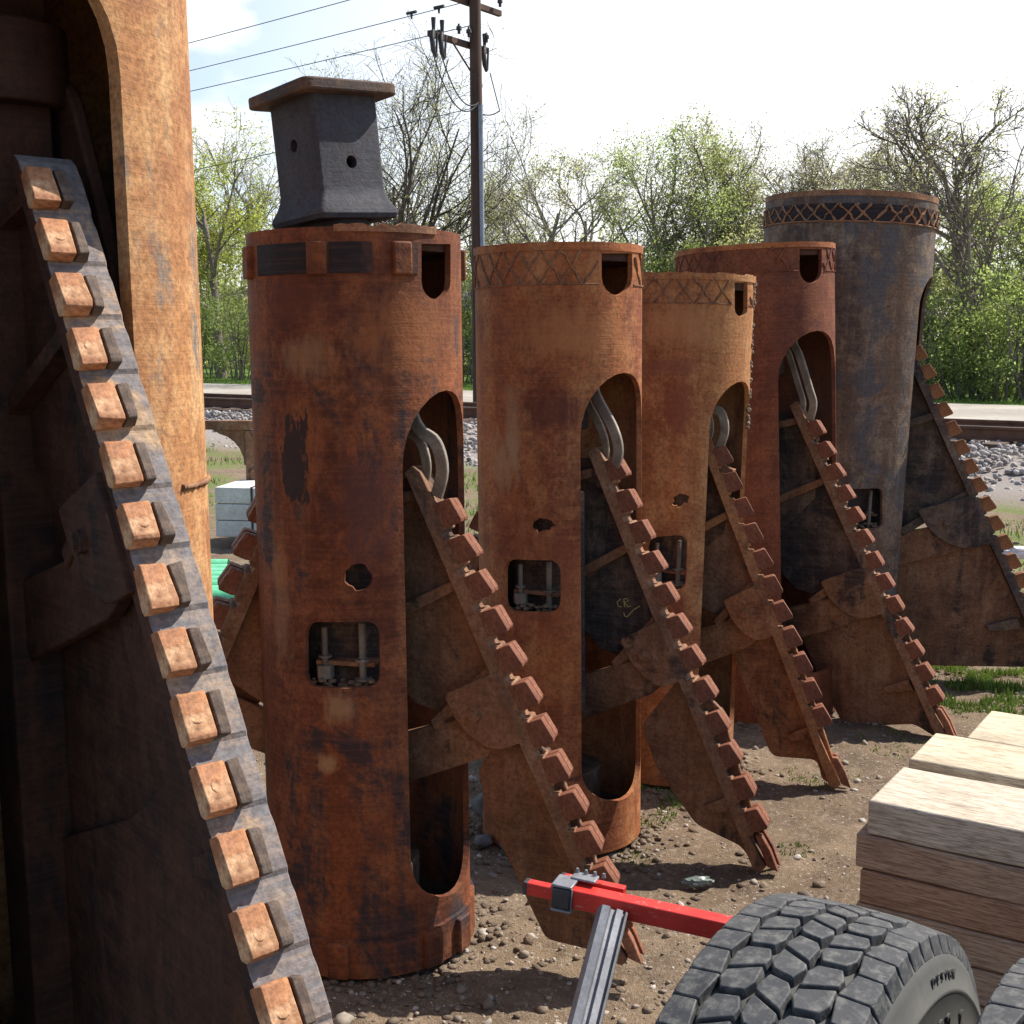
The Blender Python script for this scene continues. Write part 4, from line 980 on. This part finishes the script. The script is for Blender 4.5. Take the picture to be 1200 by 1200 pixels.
def leaves(name, c, lsz, mat, parent, seed):
    rng = np.random.default_rng(seed); n = len(c); a = rng.normal(size=(n, 3)); a /= np.linalg.norm(a, axis=1)[:, None]; b = rng.normal(size=(n, 3)); b -= a*(a*b).sum(1)[:, None]; b /= np.linalg.norm(b, axis=1)[:, None]
    l = lsz*rng.uniform(.55, 1.3, (n, 1)); v = np.stack([c-a*l*.6, c+b*l*.36, c+a*l*.6, c-b*l*.36], 1).reshape(-1, 3)
    return link(name, pydata(name, v, np.arange(n*4).reshape(-1, 4)), mat, parent)
G = dict
TREES = [
 G(px=262, s=33, top_px=118, label='bright lime green tree at the left between the ochre bucket and the socket', seed=3, leaf='leaf_lime', dens=3.0, lsz=.12, droop=.9, spread=1.25, limbs=10, bare=.0, first=.15, lean=-.02),
 G(px=310, s=42, top_px=150, label='hazy bare tree showing over the lime green tree', seed=5, leaf='leaf_tan', dens=.35, lsz=.09, bark='bark_pale', spread=1.0, limbs=7),
 G(px=498, s=34, top_px=32, label='tall spreading bare-limbed tree right behind the dark socket', seed=8, leaf='leaf_olive', dens=.45, lsz=.085, bark='bark_dark', spread=1.5, limbs=9, first=.22, trunks=2),
 G(px=440, s=40, top_px=75, label='thin pale-barked tree behind the socket, left of the spreading tree', seed=12, leaf='leaf_olive', dens=.6, lsz=.1, bark='bark_pale', spread=1.1, limbs=7),
 G(px=632, s=36, top_px=110, label='sparse pale tree just right of the utility pole', seed=17, leaf='leaf_olive', dens=.35, lsz=.1, bark='bark_pale', spread=1.2, limbs=7, lean=.06),
 G(px=705, s=39, top_px=165, label='dark crooked tree leaning left, right of the utility pole', seed=21, leaf='leaf_olive', dens=.9, lsz=.1, bark='bark', spread=1.2, limbs=7, lean=-.18),
 G(px=758, s=35, top_px=130, label='vivid green leafy tree above the second bucket', seed=24, leaf='leaf_green', dens=1.3, lsz=.1, spread=1.0, limbs=9, first=.15, bare=.05),
 G(px=820, s=38, top_px=145, label='olive green tree above the narrow tan bucket', seed=29, leaf='leaf_olive', dens=1.5, lsz=.1, spread=.85, limbs=8, bare=.15),
 G(px=884, s=40, top_px=150, label='brownish nearly bare tree left of the tall grey bucket', seed=33, leaf='leaf_tan', dens=.7, lsz=.09, bark='bark_pale', spread=.9, limbs=8, trunks=2),
 G(px=962, s=42, top_px=160, label='low hazy tree right behind the rim of the tall grey bucket', seed=37, leaf='leaf_tan', dens=1.0, lsz=.1, bark='bark_pale', spread=1.0, limbs=8),
 G(px=1085, s=36, top_px=105, label='dark bare tree rising from behind the grey bucket with twigs against the sky', seed=41, leaf='leaf_tan', dens=.55, lsz=.1, spread=1.0, limbs=8, first=.3),
 G(px=1150, s=31.5, top_px=95, label='dark forked tree at the right beyond the road', seed=45, leaf='leaf_olive', dens=.5, lsz=.085, spread=.95, limbs=7, first=.3, lean=-.05, trunks=2),
 G(px=1195, s=34, top_px=210, label='green leafy tree cut by the right frame edge', seed=49, leaf='leaf_green', dens=2.4, lsz=.1, spread=1.0, limbs=8, first=.15, bare=.05),
 G(px=560, s=44, top_px=190, label='low olive tree behind the utility pole', seed=53, leaf='leaf_olive', dens=1.6, lsz=.11, spread=1.1, limbs=8, bare=.1),
 G(px=380, s=44, top_px=180, label='olive tree hidden partly by the socket at its left', seed=57, leaf='leaf_olive', dens=1.4, lsz=.11, spread=1.1, limbs=8, bare=.1),
 G(px=1030, s=45, top_px=190, label='olive tree far behind the grey bucket rim', seed=61, leaf='leaf_olive', dens=1.3, lsz=.11, spread=1.1, limbs=8, bare=.1),
]
for t in TREES: tree(**t)
def shrub(px, s, top_px, wd, label, seed, leaf, dens=1.0):
    k = (px-600)/F; Y = s/(ND.x*k+ND.y); X = k*Y; z0 = gz(X, Y); H = atY(px, top_px, Y).z-z0; rnd = random.Random(seed)
    rt = empty('shrub', (X, Y, z0)); tag(rt, label, 'shrub', 'green shrubs under the trees along the road'); cs = []
    bm = bmesh.new()
    for i in range(16):
        a = rnd.uniform(0, 6.28); q = rnd.random()*wd*.8; P = [Vector((math.cos(a)*q*.3, math.sin(a)*q*.3, -.1))]
        for j in range(4): P.append(P[-1]+Vector((math.cos(a)*q*.2+rnd.gauss(0, .1), math.sin(a)*q*.2+rnd.gauss(0, .1), H*.22)))
        add_tube(bm, P, [.035, .03, .022, .014, .006], 4)
        for p in P[1:]:
            for _ in range(2): d = Vector((rnd.gauss(0, 1), rnd.gauss(0, 1), rnd.gauss(.4, .6))).normalized(); add_tube(bm, [p, p+d*rnd.uniform(.3, .8)], [.012, .004], 3)
    link('stems', finish(bm, 'stems', 0), M['bark'], rt)
    cl = [(rnd.gauss(0, wd*.42), rnd.gauss(0, wd*.32), H*rnd.uniform(.08, .86), rnd.uniform(.25, .62)) for _ in range(int(34*wd/2))]
    for c in cl:
        m = int(210*dens*c[3]*1.6)
        for _ in range(m):
            d = Vector((rnd.gauss(0, 1), rnd.gauss(0, 1), rnd.gauss(0, .8))); d = d.normalized()*c[3]*rnd.random()**.5; cs.append((c[0]+d.x, c[1]+d.y, max(.05, c[2]+d.z)))
    leaves('foliage', np.array(cs), .075, M[leaf], rt, seed)
SH = [(232, 33, 300, 2.6, 'leaf_deep', 'dark green shrub right against the edge of the ochre shell'), (285, 32, 330, 2.4, 'leaf_deep', 'leafy shrub just left of the socket bucket'), (255, 37, 250, 3.2, 'leaf_green', 'taller green thicket behind the left shrubs'), (330, 36, 290, 3, 'leaf_green', 'green thicket behind the socket bucket'),
      (470, 36, 230, 3.2, 'leaf_olive', 'olive thicket right of the socket'), (540, 34, 290, 3.0, 'leaf_deep', 'shrub seen in the gap left of the utility pole'), (600, 36, 255, 2.8, 'leaf_olive', 'pale thicket right of the utility pole'), (670, 37, 262, 3, 'leaf_olive', 'olive thicket above the second bucket rim, left part'),
      (740, 34, 262, 2.6, 'leaf_green', 'bright shrub above the second bucket rim, right part'), (800, 36, 240, 3, 'leaf_green', 'green thicket behind the tan bucket'), (880, 36, 240, 3, 'leaf_olive', 'olive thicket left of the tall grey bucket'), (960, 36, 215, 2.6, 'leaf_olive', 'thicket hidden behind the grey bucket rim'),
      (1085, 31, 330, 1.8, 'leaf_deep', 'deep green shrub touching the grey bucket, over the teeth'), (1125, 30.6, 350, 1.8, 'leaf_green', 'mid green shrub beyond the teeth of the right arm'), (1170, 30.5, 345, 1.7, 'leaf_deep', 'dark shrub under the forked tree'), (1205, 30.3, 300, 1.7, 'leaf_green', 'bright green shrub cut by the right frame edge'), (1130, 35, 270, 2.8, 'leaf_olive', 'olive thicket behind the right shrubs'), (1190, 36, 250, 2.8, 'leaf_deep', 'taller dark thicket at the far right')]
for i, (px, s, tp_, wd, lf, lab) in enumerate(SH): shrub(px, s, tp_, wd, lab, 100+i, lf)
# distant wood
rnd = random.Random(77); cs = []
for i in range(190):
    l = -95+i*.8+rnd.gauss(0, .5); s = rnd.uniform(48, 54); p = trk(s, l); h = rnd.uniform(4.0, 7.5)
    for _ in range(620):
        d = Vector((rnd.gauss(0, 1), rnd.gauss(0, 1), rnd.gauss(0, 1))).normalized()*rnd.random()**.4; cs.append((p.x+d.x*1.9, p.y+d.y*1.9, .2+h*.5+d.z*h*.52))
tag(leaves('distant_wood', np.array(cs), .27, M['leaf_olive'], None, 5), 'hazy olive green wood closing the view behind the trees', 'wood', kind='stuff')

# brick house seen in the gap
k = (552-600)/F; Y = 44/(ND.x*k+ND.y); hx = k*Y
hs = empty('brick_house', (hx, Y, .3)); tag(hs, 'brown brick house glimpsed in the gap left of the second bucket', 'house')
bm = bmesh.new(); add_box(bm, (0, 3, 1.3), (7, 6, 2.9)); link('wall', finish(bm, 'wall', 20), M['brick'], hs)
bm = bmesh.new(); add_prism(bm, [(-3.4, 2.75), (3.4, 2.75), (0, 4.2)], lambda a, b: Vector((-3.9, 3+a, b)), lambda a, b: Vector((3.9, 3+a, b))); link('roof', finish(bm, 'roof', 20), M['roofing'], hs)
for wx in (-2.2, .05, 2.3):
    bm = bmesh.new()
    for c, s_ in (((wx, -.03, 1.95), (.8, .08, .07)), ((wx, -.03, .95), (.8, .08, .07)), ((wx-.37, -.03, 1.45), (.07, .08, .93)), ((wx+.37, -.03, 1.45), (.07, .08, .93)), ((wx, -.025, 1.45), (.04, .05, .93))): add_box(bm, c, s_)
    wn = link('window', finish(bm, 'w', 20), M['trim'], hs); bm = bmesh.new(); add_box(bm, (wx, -.008, 1.45), (.67, .03, .93)); link('pane', finish(bm, 'p', 20), M['glass'], wn)

# ------------------------------------------------------------------ things in the left gap
fb = gnd(238, 660, 0); FY = 10.4
def fpt(x, y): return atY(x, y, FY)
fr = empty('steel_frame', (fpt(268, 500).x, FY, 0)); tag(fr, 'rusty steel trestle frame with curved gussets standing behind the white blocks', 'trestle')
p0 = fpt(299, 493); zt = p0.z; x1 = p0.x-fr.location.x
bm = bmesh.new(); add_box(bm, (x1-.62, 0, zt-.035), (1.4, .1, .075)); bevel(link('beam', finish(bm, 'beam', 20), M['wing'], fr), .004)
for lx in (x1-.03, x1-1.2):
    bm = bmesh.new(); add_box(bm, (lx, 0, (zt-.08)/2), (.1, .09, zt-.08)); bevel(link('leg', finish(bm, 'leg', 20), M['wing'], fr), .004)
for sx, lx in ((-1, x1-.085), (1, x1-.62-.06)):
    P = [(0, 0), (sx*.26, 0)]+[(sx*(.26-.25*math.sin(a)), -.30+.27*math.cos(a)) for a in [R_(q) for q in range(10, 91, 16)]]+[(0, -.3)]
    bm = bmesh.new(); add_prism(bm, P, lambda a, b: Vector((lx+a, -.02, zt-.075+b)), lambda a, b: Vector((lx+a, .02, zt-.075+b))); link('gusset', finish(bm, 'g', 20), M['wing'], fr)
bq = gnd(252, 640); bs = empty('block_stack', (bq.x, bq.y, 0), M=Matrix.Translation((bq.x, bq.y, gz(bq.x, bq.y))) @ Matrix.Rotation(R_(-8), 4, 'Z')); tag(bs, 'strapped stack of white concrete blocks beside the socket bucket', 'block stack')
for r_ in range(3):
    for c in range(3):
        bm = bmesh.new(); add_box(bm, (.21+c*.405, .3, .16+r_*.135), (.4, .6, .13)); bevel(link('concrete_block', finish(bm, 'blk', 20), M['concrete'], bs), .008)
for sx in (.32, .95):
    bm = bmesh.new(); add_box(bm, (sx, -.004, .295), (.018, .004, .41)); add_box(bm, (sx, .3, .499), (.018, .61, .004)); link('strap', finish(bm, 'strap', 20), M['blackp'], bs)
for sx in (.25, .6, .95):
    bm = bmesh.new(); add_box(bm, (sx, .3, .045), (.1, .6, .09)); link('skid', finish(bm, 'skid', 20), M['tie'], bs)
for i in range(8):
    y = 7.55+i*.155; z = gz(-1.7, y)+.055; e = atY(276, 680, y).x-.012*((i*7) % 5); bm = bmesh.new()
    bm2 = [(e-2.2, y, z), (e, y, z)]; add_tube(bm, bm2, .056, 16, cap=False); add_tube(bm, bm2[::-1], .047, 16, cap=False)
    o = link('green_pipe', finish(bm, 'pipe', 50), M['greenp'])
    tag(o, ['nearest green plastic pipe lying left of the socket bucket', 'second nearest green pipe in the row on the ground', 'third green pipe from the near side of the row', 'fourth green pipe, in the middle of the row', 'fifth green pipe from the near side', 'sixth green pipe, two in front of the farthest one but one', 'seventh green pipe, next to the farthest one', 'farthest green pipe, closest to the white blocks'][i], 'pipe', 'green pipes lying side by side')

# ------------------------------------------------------------------ timber stack
O = Vector((.842, 2.85, 0)); a = Vector((.835, -.55, 0)).normalized(); b = Vector((.55, .835, 0)).normalized(); TH = .0885
rnd = random.Random(31)
COLS = [(0, .292, 0, 6), (.31, .265, .02, 6), (.578, .305, .10, 6), (.886, .27, .20, 6)]
rowname = ['front row', 'second row', 'third row', 'back row']; lay = ['bottom', 'second lowest', 'third lowest', 'third from the top', 'next to the top', 'top']
for ci, (off, wd, sx, nl) in enumerate(COLS):
    lift = 0 if ci == 0 else .016
    for li in range(nl):
        s0 = sx+(0 if li == 5 else rnd.uniform(-.012, .012)-(.006 if ci == 0 else 0)); L = 2.4
        if ci == 0 and li == 5: s0 = .012
        c = O+b*(off+wd/2)+a*(s0+L/2)+Vector((0, 0, TH*(li+.5)-.008+lift))
        Mm = Matrix(((a.x, b.x, 0, c.x), (a.y, b.y, 0, c.y), (0, 0, 1, c.z), (0, 0, 0, 1)))
        bm = bmesh.new(); nx_ = 14; th = TH-.003
        add_box(bm, (0, 0, 0), (L, wd-.004, th)); bmesh.ops.subdivide_edges(bm, edges=[e for e in bm.edges if abs((e.verts[0].co-e.verts[1].co).x) > 1], cuts=40)
        for v in bm.verts:
            sd = ci*9+li*3; v.co.z += .004*noise.noise((v.co.x*3, v.co.y*9, sd)); v.co.y += .007*noise.noise((v.co.x*2.5, v.co.z*20, sd+5))
        o = link('timber_plank', finish(bm, 'plank', 30), M['wood_a'] if (ci == 0 and li == 5) else (M['wood_g'] if li == 5 else (M['wood_c'] if (li+ci) % 3 == 0 else M['wood_b']))); o.matrix_world = Mm; bevel(o, .006, 2)
        lab = f'{lay[li]} timber plank of the {rowname[ci]} in the wood stack'
        if ci == 0: lab = ['lowest', 'second lowest', 'third lowest', 'fourth from the ground', 'brown second from top', 'grey bleached topmost'][li]+' thick timber in the front row of the wood stack'
        elif li == 5: lab = ['pale sunlit top board right behind the grey bleached front timber', 'pale middle top board of the wood stack', 'pale top board at the back of the wood stack'][ci-1]
        else: lab = f'buried timber under the pale top boards, {rowname[ci]}, {lay[li]} layer'
        tag(o, lab, 'timber', 'timbers of the wood stack')

# ------------------------------------------------------------------ truck tyres
def tyre(name_label, C, axis, seed=0, R=.49, wt=.205):
    rt = empty('truck_tyre'); ax = axis.normalized(); fwd = Vector((-ax.y, ax.x, 0)); 
    rt.matrix_world = Matrix(((ax.x, fwd.x, 0, C.x), (ax.y, fwd.y, 0, C.y), (0, 0, 1, C.z), (0, 0, 0, 1))); tag(rt, name_label, 'tyre', 'worn truck tyres at the lower right')
    def P(t, th, r): return Vector((t, math.sin(th)*r, math.cos(th)*r))
    hw = wt/2
    prof = [(-hw-.002, R-.018), (-hw*.5, R-.0145), (0, R-.013), (hw*.5, R-.0145), (hw+.002, R-.018)]
    side = [(hw+.002, R-.018), (hw+.014, R-.04), (hw+.022, R-.066), (hw+.025, R-.067), (hw+.026, R-.071), (hw+.0245, R-.073), (hw+.032, R-.11), (hw+.035, R-.14), (hw+.034, R-.17), (hw+.028, R-.195), (hw+.012, R-.212), (hw-.01, R-.218)]
    def lathe(pr, mat, nm, n=128):
        bm = bmesh.new(); rs = [[bm.verts.new(P(t, 2*math.pi*k/n, r)) for k in range(n)] for t, r in pr]
        for q, w_ in zip(rs, rs[1:]):
            for k in range(n): bm.faces.new((q[k], q[(k+1) % n], w_[(k+1) % n], w_[k]))
        return link(nm, finish(bm, nm, 60), mat, rt)
    lathe([(-t, r) for t, r in side[::-1]]+prof[1:-1]+side, M['sidewall'], 'sidewall')
    lathe([(hw-.008, R-.217), (hw-.03, R-.23), (hw-.06, R-.26), (-.02, R-.27), (-hw+.03, R-.23), (-hw+.008, R-.217)], M['blackp'], 'rim')
    # tread
    bm = bmesh.new(); rnd = random.Random(seed)
    def block(poly, top, base, ins=.002):
        """poly in (t, theta)"""
        ct = sum(p[0] for p in poly)/len(poly); ch = sum(p[1] for p in poly)/len(poly)
        crown = lambda t: R-.0+(-.006*(t/hw)**2)
        lo = [bm.verts.new(P(t, h, base)) for t, h in poly]
        k = 1-ins*2/.04
        hi = [bm.verts.new(P(ct+(t-ct)*k, ch+(h-ch)*k, crown(t)+top+rnd.uniform(-.0006, .0006))) for t, h in poly]
        bm.faces.new(hi)
        for i in range(len(poly)): bm.faces.new((lo[i], lo[(i+1) % len(poly)], hi[(i+1) % len(poly)], hi[i]))
    pitch = 2*math.pi/34; gv_ = .0035
    for col, (ta, tb) in enumerate(((-.0635, -.0222), (-.0192, .0192), (.0222, .0635))):
        for k in range(34):
            c = (k+(.5 if col % 2 else 0))*pitch; h = pitch/2-.0035/R; tm = (ta+tb)/2; sk = .010/R*(1 if col != 1 else -1); sp = .0014/R
            pt = .007/R
            # hexagon split in two by a narrow sipe
            block([(ta, c-sk+sp), (tb, c+sk+sp), (tb+.002, c+h*.62), (tb-.006, c+h+sk*.3), (ta+.006, c+h-sk*.3), (ta-.002, c+h*.5)], 0, R-.0155)
            block([(ta, c-sk-sp), (ta-.002, c-h*.62), (ta+.006, c-h-sk*.3), (tb-.006, c-h+sk*.3), (tb+.002, c-h*.5), (tb, c+sk-sp)], 0, R-.0155)
    for sgn in (-1, 1):
        for k in range(34):
            for q in range(2):
                c = (k+q*.5+(.25 if sgn > 0 else 0))*pitch; e = pitch/4-.00035/R
                zg = .004 if q else -.004
                i0, i1 = .067+zg, .067-zg
                poly = [(sgn*i0, c-e), (sgn*(hw-.001), c-e), (sgn*(hw+.002), c-e*.6), (sgn*(hw+.002), c+e*.6), (sgn*(hw-.001), c+e), (sgn*i1, c+e)]
                block(poly if sgn > 0 else poly[::-1], -.0005, R-.0158, .0007)
                # shoulder lug running a little down the side
                for h0, h1 in ((c-e, c+e-.006/R),):
                    A = [P(sgn*(hw+.001), h0, R-.007), P(sgn*(hw+.001), h1, R-.007), P(sgn*(hw+.009), h1, R-.03), P(sgn*(hw+.009), h0, R-.03)]
                    Bb = [P(sgn*(hw-.012), h0, R-.008), P(sgn*(hw-.012), h1, R-.008), P(sgn*(hw-.004), h1, R-.034), P(sgn*(hw-.004), h0, R-.034)]
                    va = [bm.verts.new(p) for p in A]; vb = [bm.verts.new(p) for p in Bb]; bm.faces.new(va)
                    for i in range(4): bm.faces.new((va[i], va[(i+1) % 4], vb[(i+1) % 4], vb[i]))
    tr_ = link('tread', finish(bm, 'tread', 20), M['rubber'], rt); bevel(tr_, .0018, 2, 35)
    # raised lettering on the outer sidewall
    def letter(ch, size, r, th, tpos, depth=.0012):
        cu = bpy.data.curves.new('t', 'FONT'); cu.body = ch; cu.size = size; cu.extrude = depth; cu.align_x = 'CENTER'
        tmp = bpy.data.objects.new('t', cu); COL.objects.link(tmp); me = bpy.data.meshes.new_from_object(tmp.evaluated_get(bpy.context.evaluated_depsgraph_get())); bpy.data.objects.remove(tmp)
        # letter x -> along the circumference, y -> outward radius, z -> axis
        er = P(0, th, 1).normalized(); et = P(0, th+.01, 1)-P(0, th, 1); et = et.normalized(); ez = Vector((1, 0, 0))
        et = er.cross(ez) if er.cross(ez).dot(et) > 0 else er.cross(ez)
        c = er*r+ez*tpos
        me.transform(Matrix(((et.x, er.x, ez.x, c.x), (et.y, er.y, ez.y, c.y), (et.z, er.z, ez.z, c.z), (0, 0, 0, 1)))); return me
    def word(txt, size, r, th0, step, tpos, nm):
        for i, ch in enumerate(txt):
            if ch == ' ': continue
            link(nm, letter(ch, size, r, th0+i*step, tpos), M['sidewall'], rt)
    return rt, word
axd = Vector((.829, -.5596, 0))
RT = .49
Ct = Vector((.3525, 1.381, .4185))
t1, word = tyre('large worn truck tyre with blocky tread in the lower right corner', Ct, axd, 1)
word('DESIGN', .019, RT-.058, .2, .045, .1215, 'raised_letter'); word('22.5', .05, RT-.125, .2, .09, .135, 'raised_letter')
t2, _ = tyre('second truck tyre, only its shoulder showing at the right frame edge', Ct+axd.normalized()*.31, axd, 2)

# ------------------------------------------------------------------ stand with the red bar
A = atY(619, 1039, 1.66); Bp = atY(866, 1092, 1.55); st = empty('work_stand', (0, 0, 0)); 
ux = (Bp-A).normalized(); uy = Vector((0, 0, 1)).cross(ux).normalized(); uz2 = ux.cross(uy)
st.matrix_world = Matrix.Translation(A); st['label'] = 'red square bar clamped on a fluted aluminium leg in front of the toothed arms'; st['category'] = 'work stand'
def sm(p, c=0): return Matrix(((ux.x, uy.x, uz2.x, p.x), (ux.y, uy.y, uz2.y, p.y), (ux.z, uy.z, uz2.z, p.z), (0, 0, 0, 1)))
Lb = (Bp-A).length; k1 = (atY(652, 1046, 1.645)-A).length
I = Matrix.Identity(4)
F0 = sm(Vector((0, 0, 0)))
def part(nm, c, s, mat, bw=.0015):
    bm = bmesh.new(); add_box(bm, c, s, F0); return bevel(link(nm, finish(bm, nm, 20), mat, st), bw)
part('inner_bar', (k1/2+.03, 0, 0), (k1+.06, .016, .018), M['red']); part('end_cap', (-.002, 0, 0), (.006, .0165, .0185), M['blackp'], .0005)
part('outer_bar', (k1+.02+(Lb-k1)/2, .004, -.001), (Lb-k1, .026, .027), M['red'], .002)
part('upper_bar', (k1+.045, .032, .006), (.09, .014, .015), M['red'], .001); part('end_cap', (k1-.002, .032, .006), (.005, .0145, .0155), M['blackp'], .0005)
cx = k1+.012
part('clamp', (cx, .002, .0175), (.03, .036, .004), M['alu']); part('clamp', (cx, .002, -.018), (.03, .036, .004), M['alu']); part('clamp', (cx+.022, .022, .020), (.036, .022, .004), M['alu']); part('clamp', (cx+.0145, -.0125, 0), (.002, .004, .032), M['alu'])
part('lock_button', (cx, -.0125, 0), (.027, .008, .029), M['blackp'], .002)
for i in range(4):
    bm = bmesh.new(); c = F0 @ Vector((k1+.02+i*.013, .03, .022)); add_tube(bm, [c, c+uz2*.006], [.003, .002], 8); link('rivet', finish(bm, 'rv'), M['alu'], st)
# fluted leg
lt = atY(717, 1070, 1.60); lb = atY(662, 1290, 1.40); lb = lt+(lb-lt)*((lt.z-0.0)/(lt.z-lb.z))
ax_ = (lb-lt).normalized(); sx_ = Vector((1, .25, 0)); sx_ = (sx_-ax_*sx_.dot(ax_)).normalized(); sy_ = ax_.cross(sx_)
pr = [(-.020, -.004), (-.016, -.0145), (-.006, -.0165), (-.003, -.010), (.002, -.010), (.004, -.0165), (.0125, -.0165), (.0135, -.009), (.0155, -.009), (.0165, -.0165), (.0195, -.0145), (.0215, -.004), (.0215, .012), (-.020, .012)]
bm = bmesh.new(); add_prism(bm, pr, lambda p, q_: lt+sx_*p-sy_*q_-A, lambda p, q_: lb+sx_*p-sy_*q_-A); lg = link('leg', finish(bm, 'leg', 20), M['alu'], st)
for o in list(st.children):
    pass
# ------------------------------------------------------------------ small litter
def crumple(name, px, py, r, mat, label, cat, seed, z=.02, Y=None, sc_=(1, 1, .6)):
    bm = bmesh.new(); bmesh.ops.create_icosphere(bm, subdivisions=3, radius=1)
    for v in bm.verts:
        n = v.co.copy(); kk = 1+.5*noise.noise(n*2.2+Vector((seed, 0, 0)))+.25*noise.noise(n*6+Vector((0, seed, 0))); v.co = Vector((n.x*sc_[0], n.y*sc_[1], n.z*sc_[2]))*kk*r
    o = link(name, finish(bm, name, 25), mat); o.location = gnd(px, py, z) if Y is None else atY(px, py, Y); return tag(o, label, cat)
crumple('plastic_scrap', 818, 1033, .03, M['litter'], 'crumpled pale green plastic scrap in the shade of the second arm', 'litter', 3, z=.006, sc_=(1.5, .6, .5))
crumple('white_rag', 1190, 648, .05, M['ragm'], 'white rag caught between the teeth at the right frame edge', 'rag', 6, Y=5.95, sc_=(2.1, .5, .6))
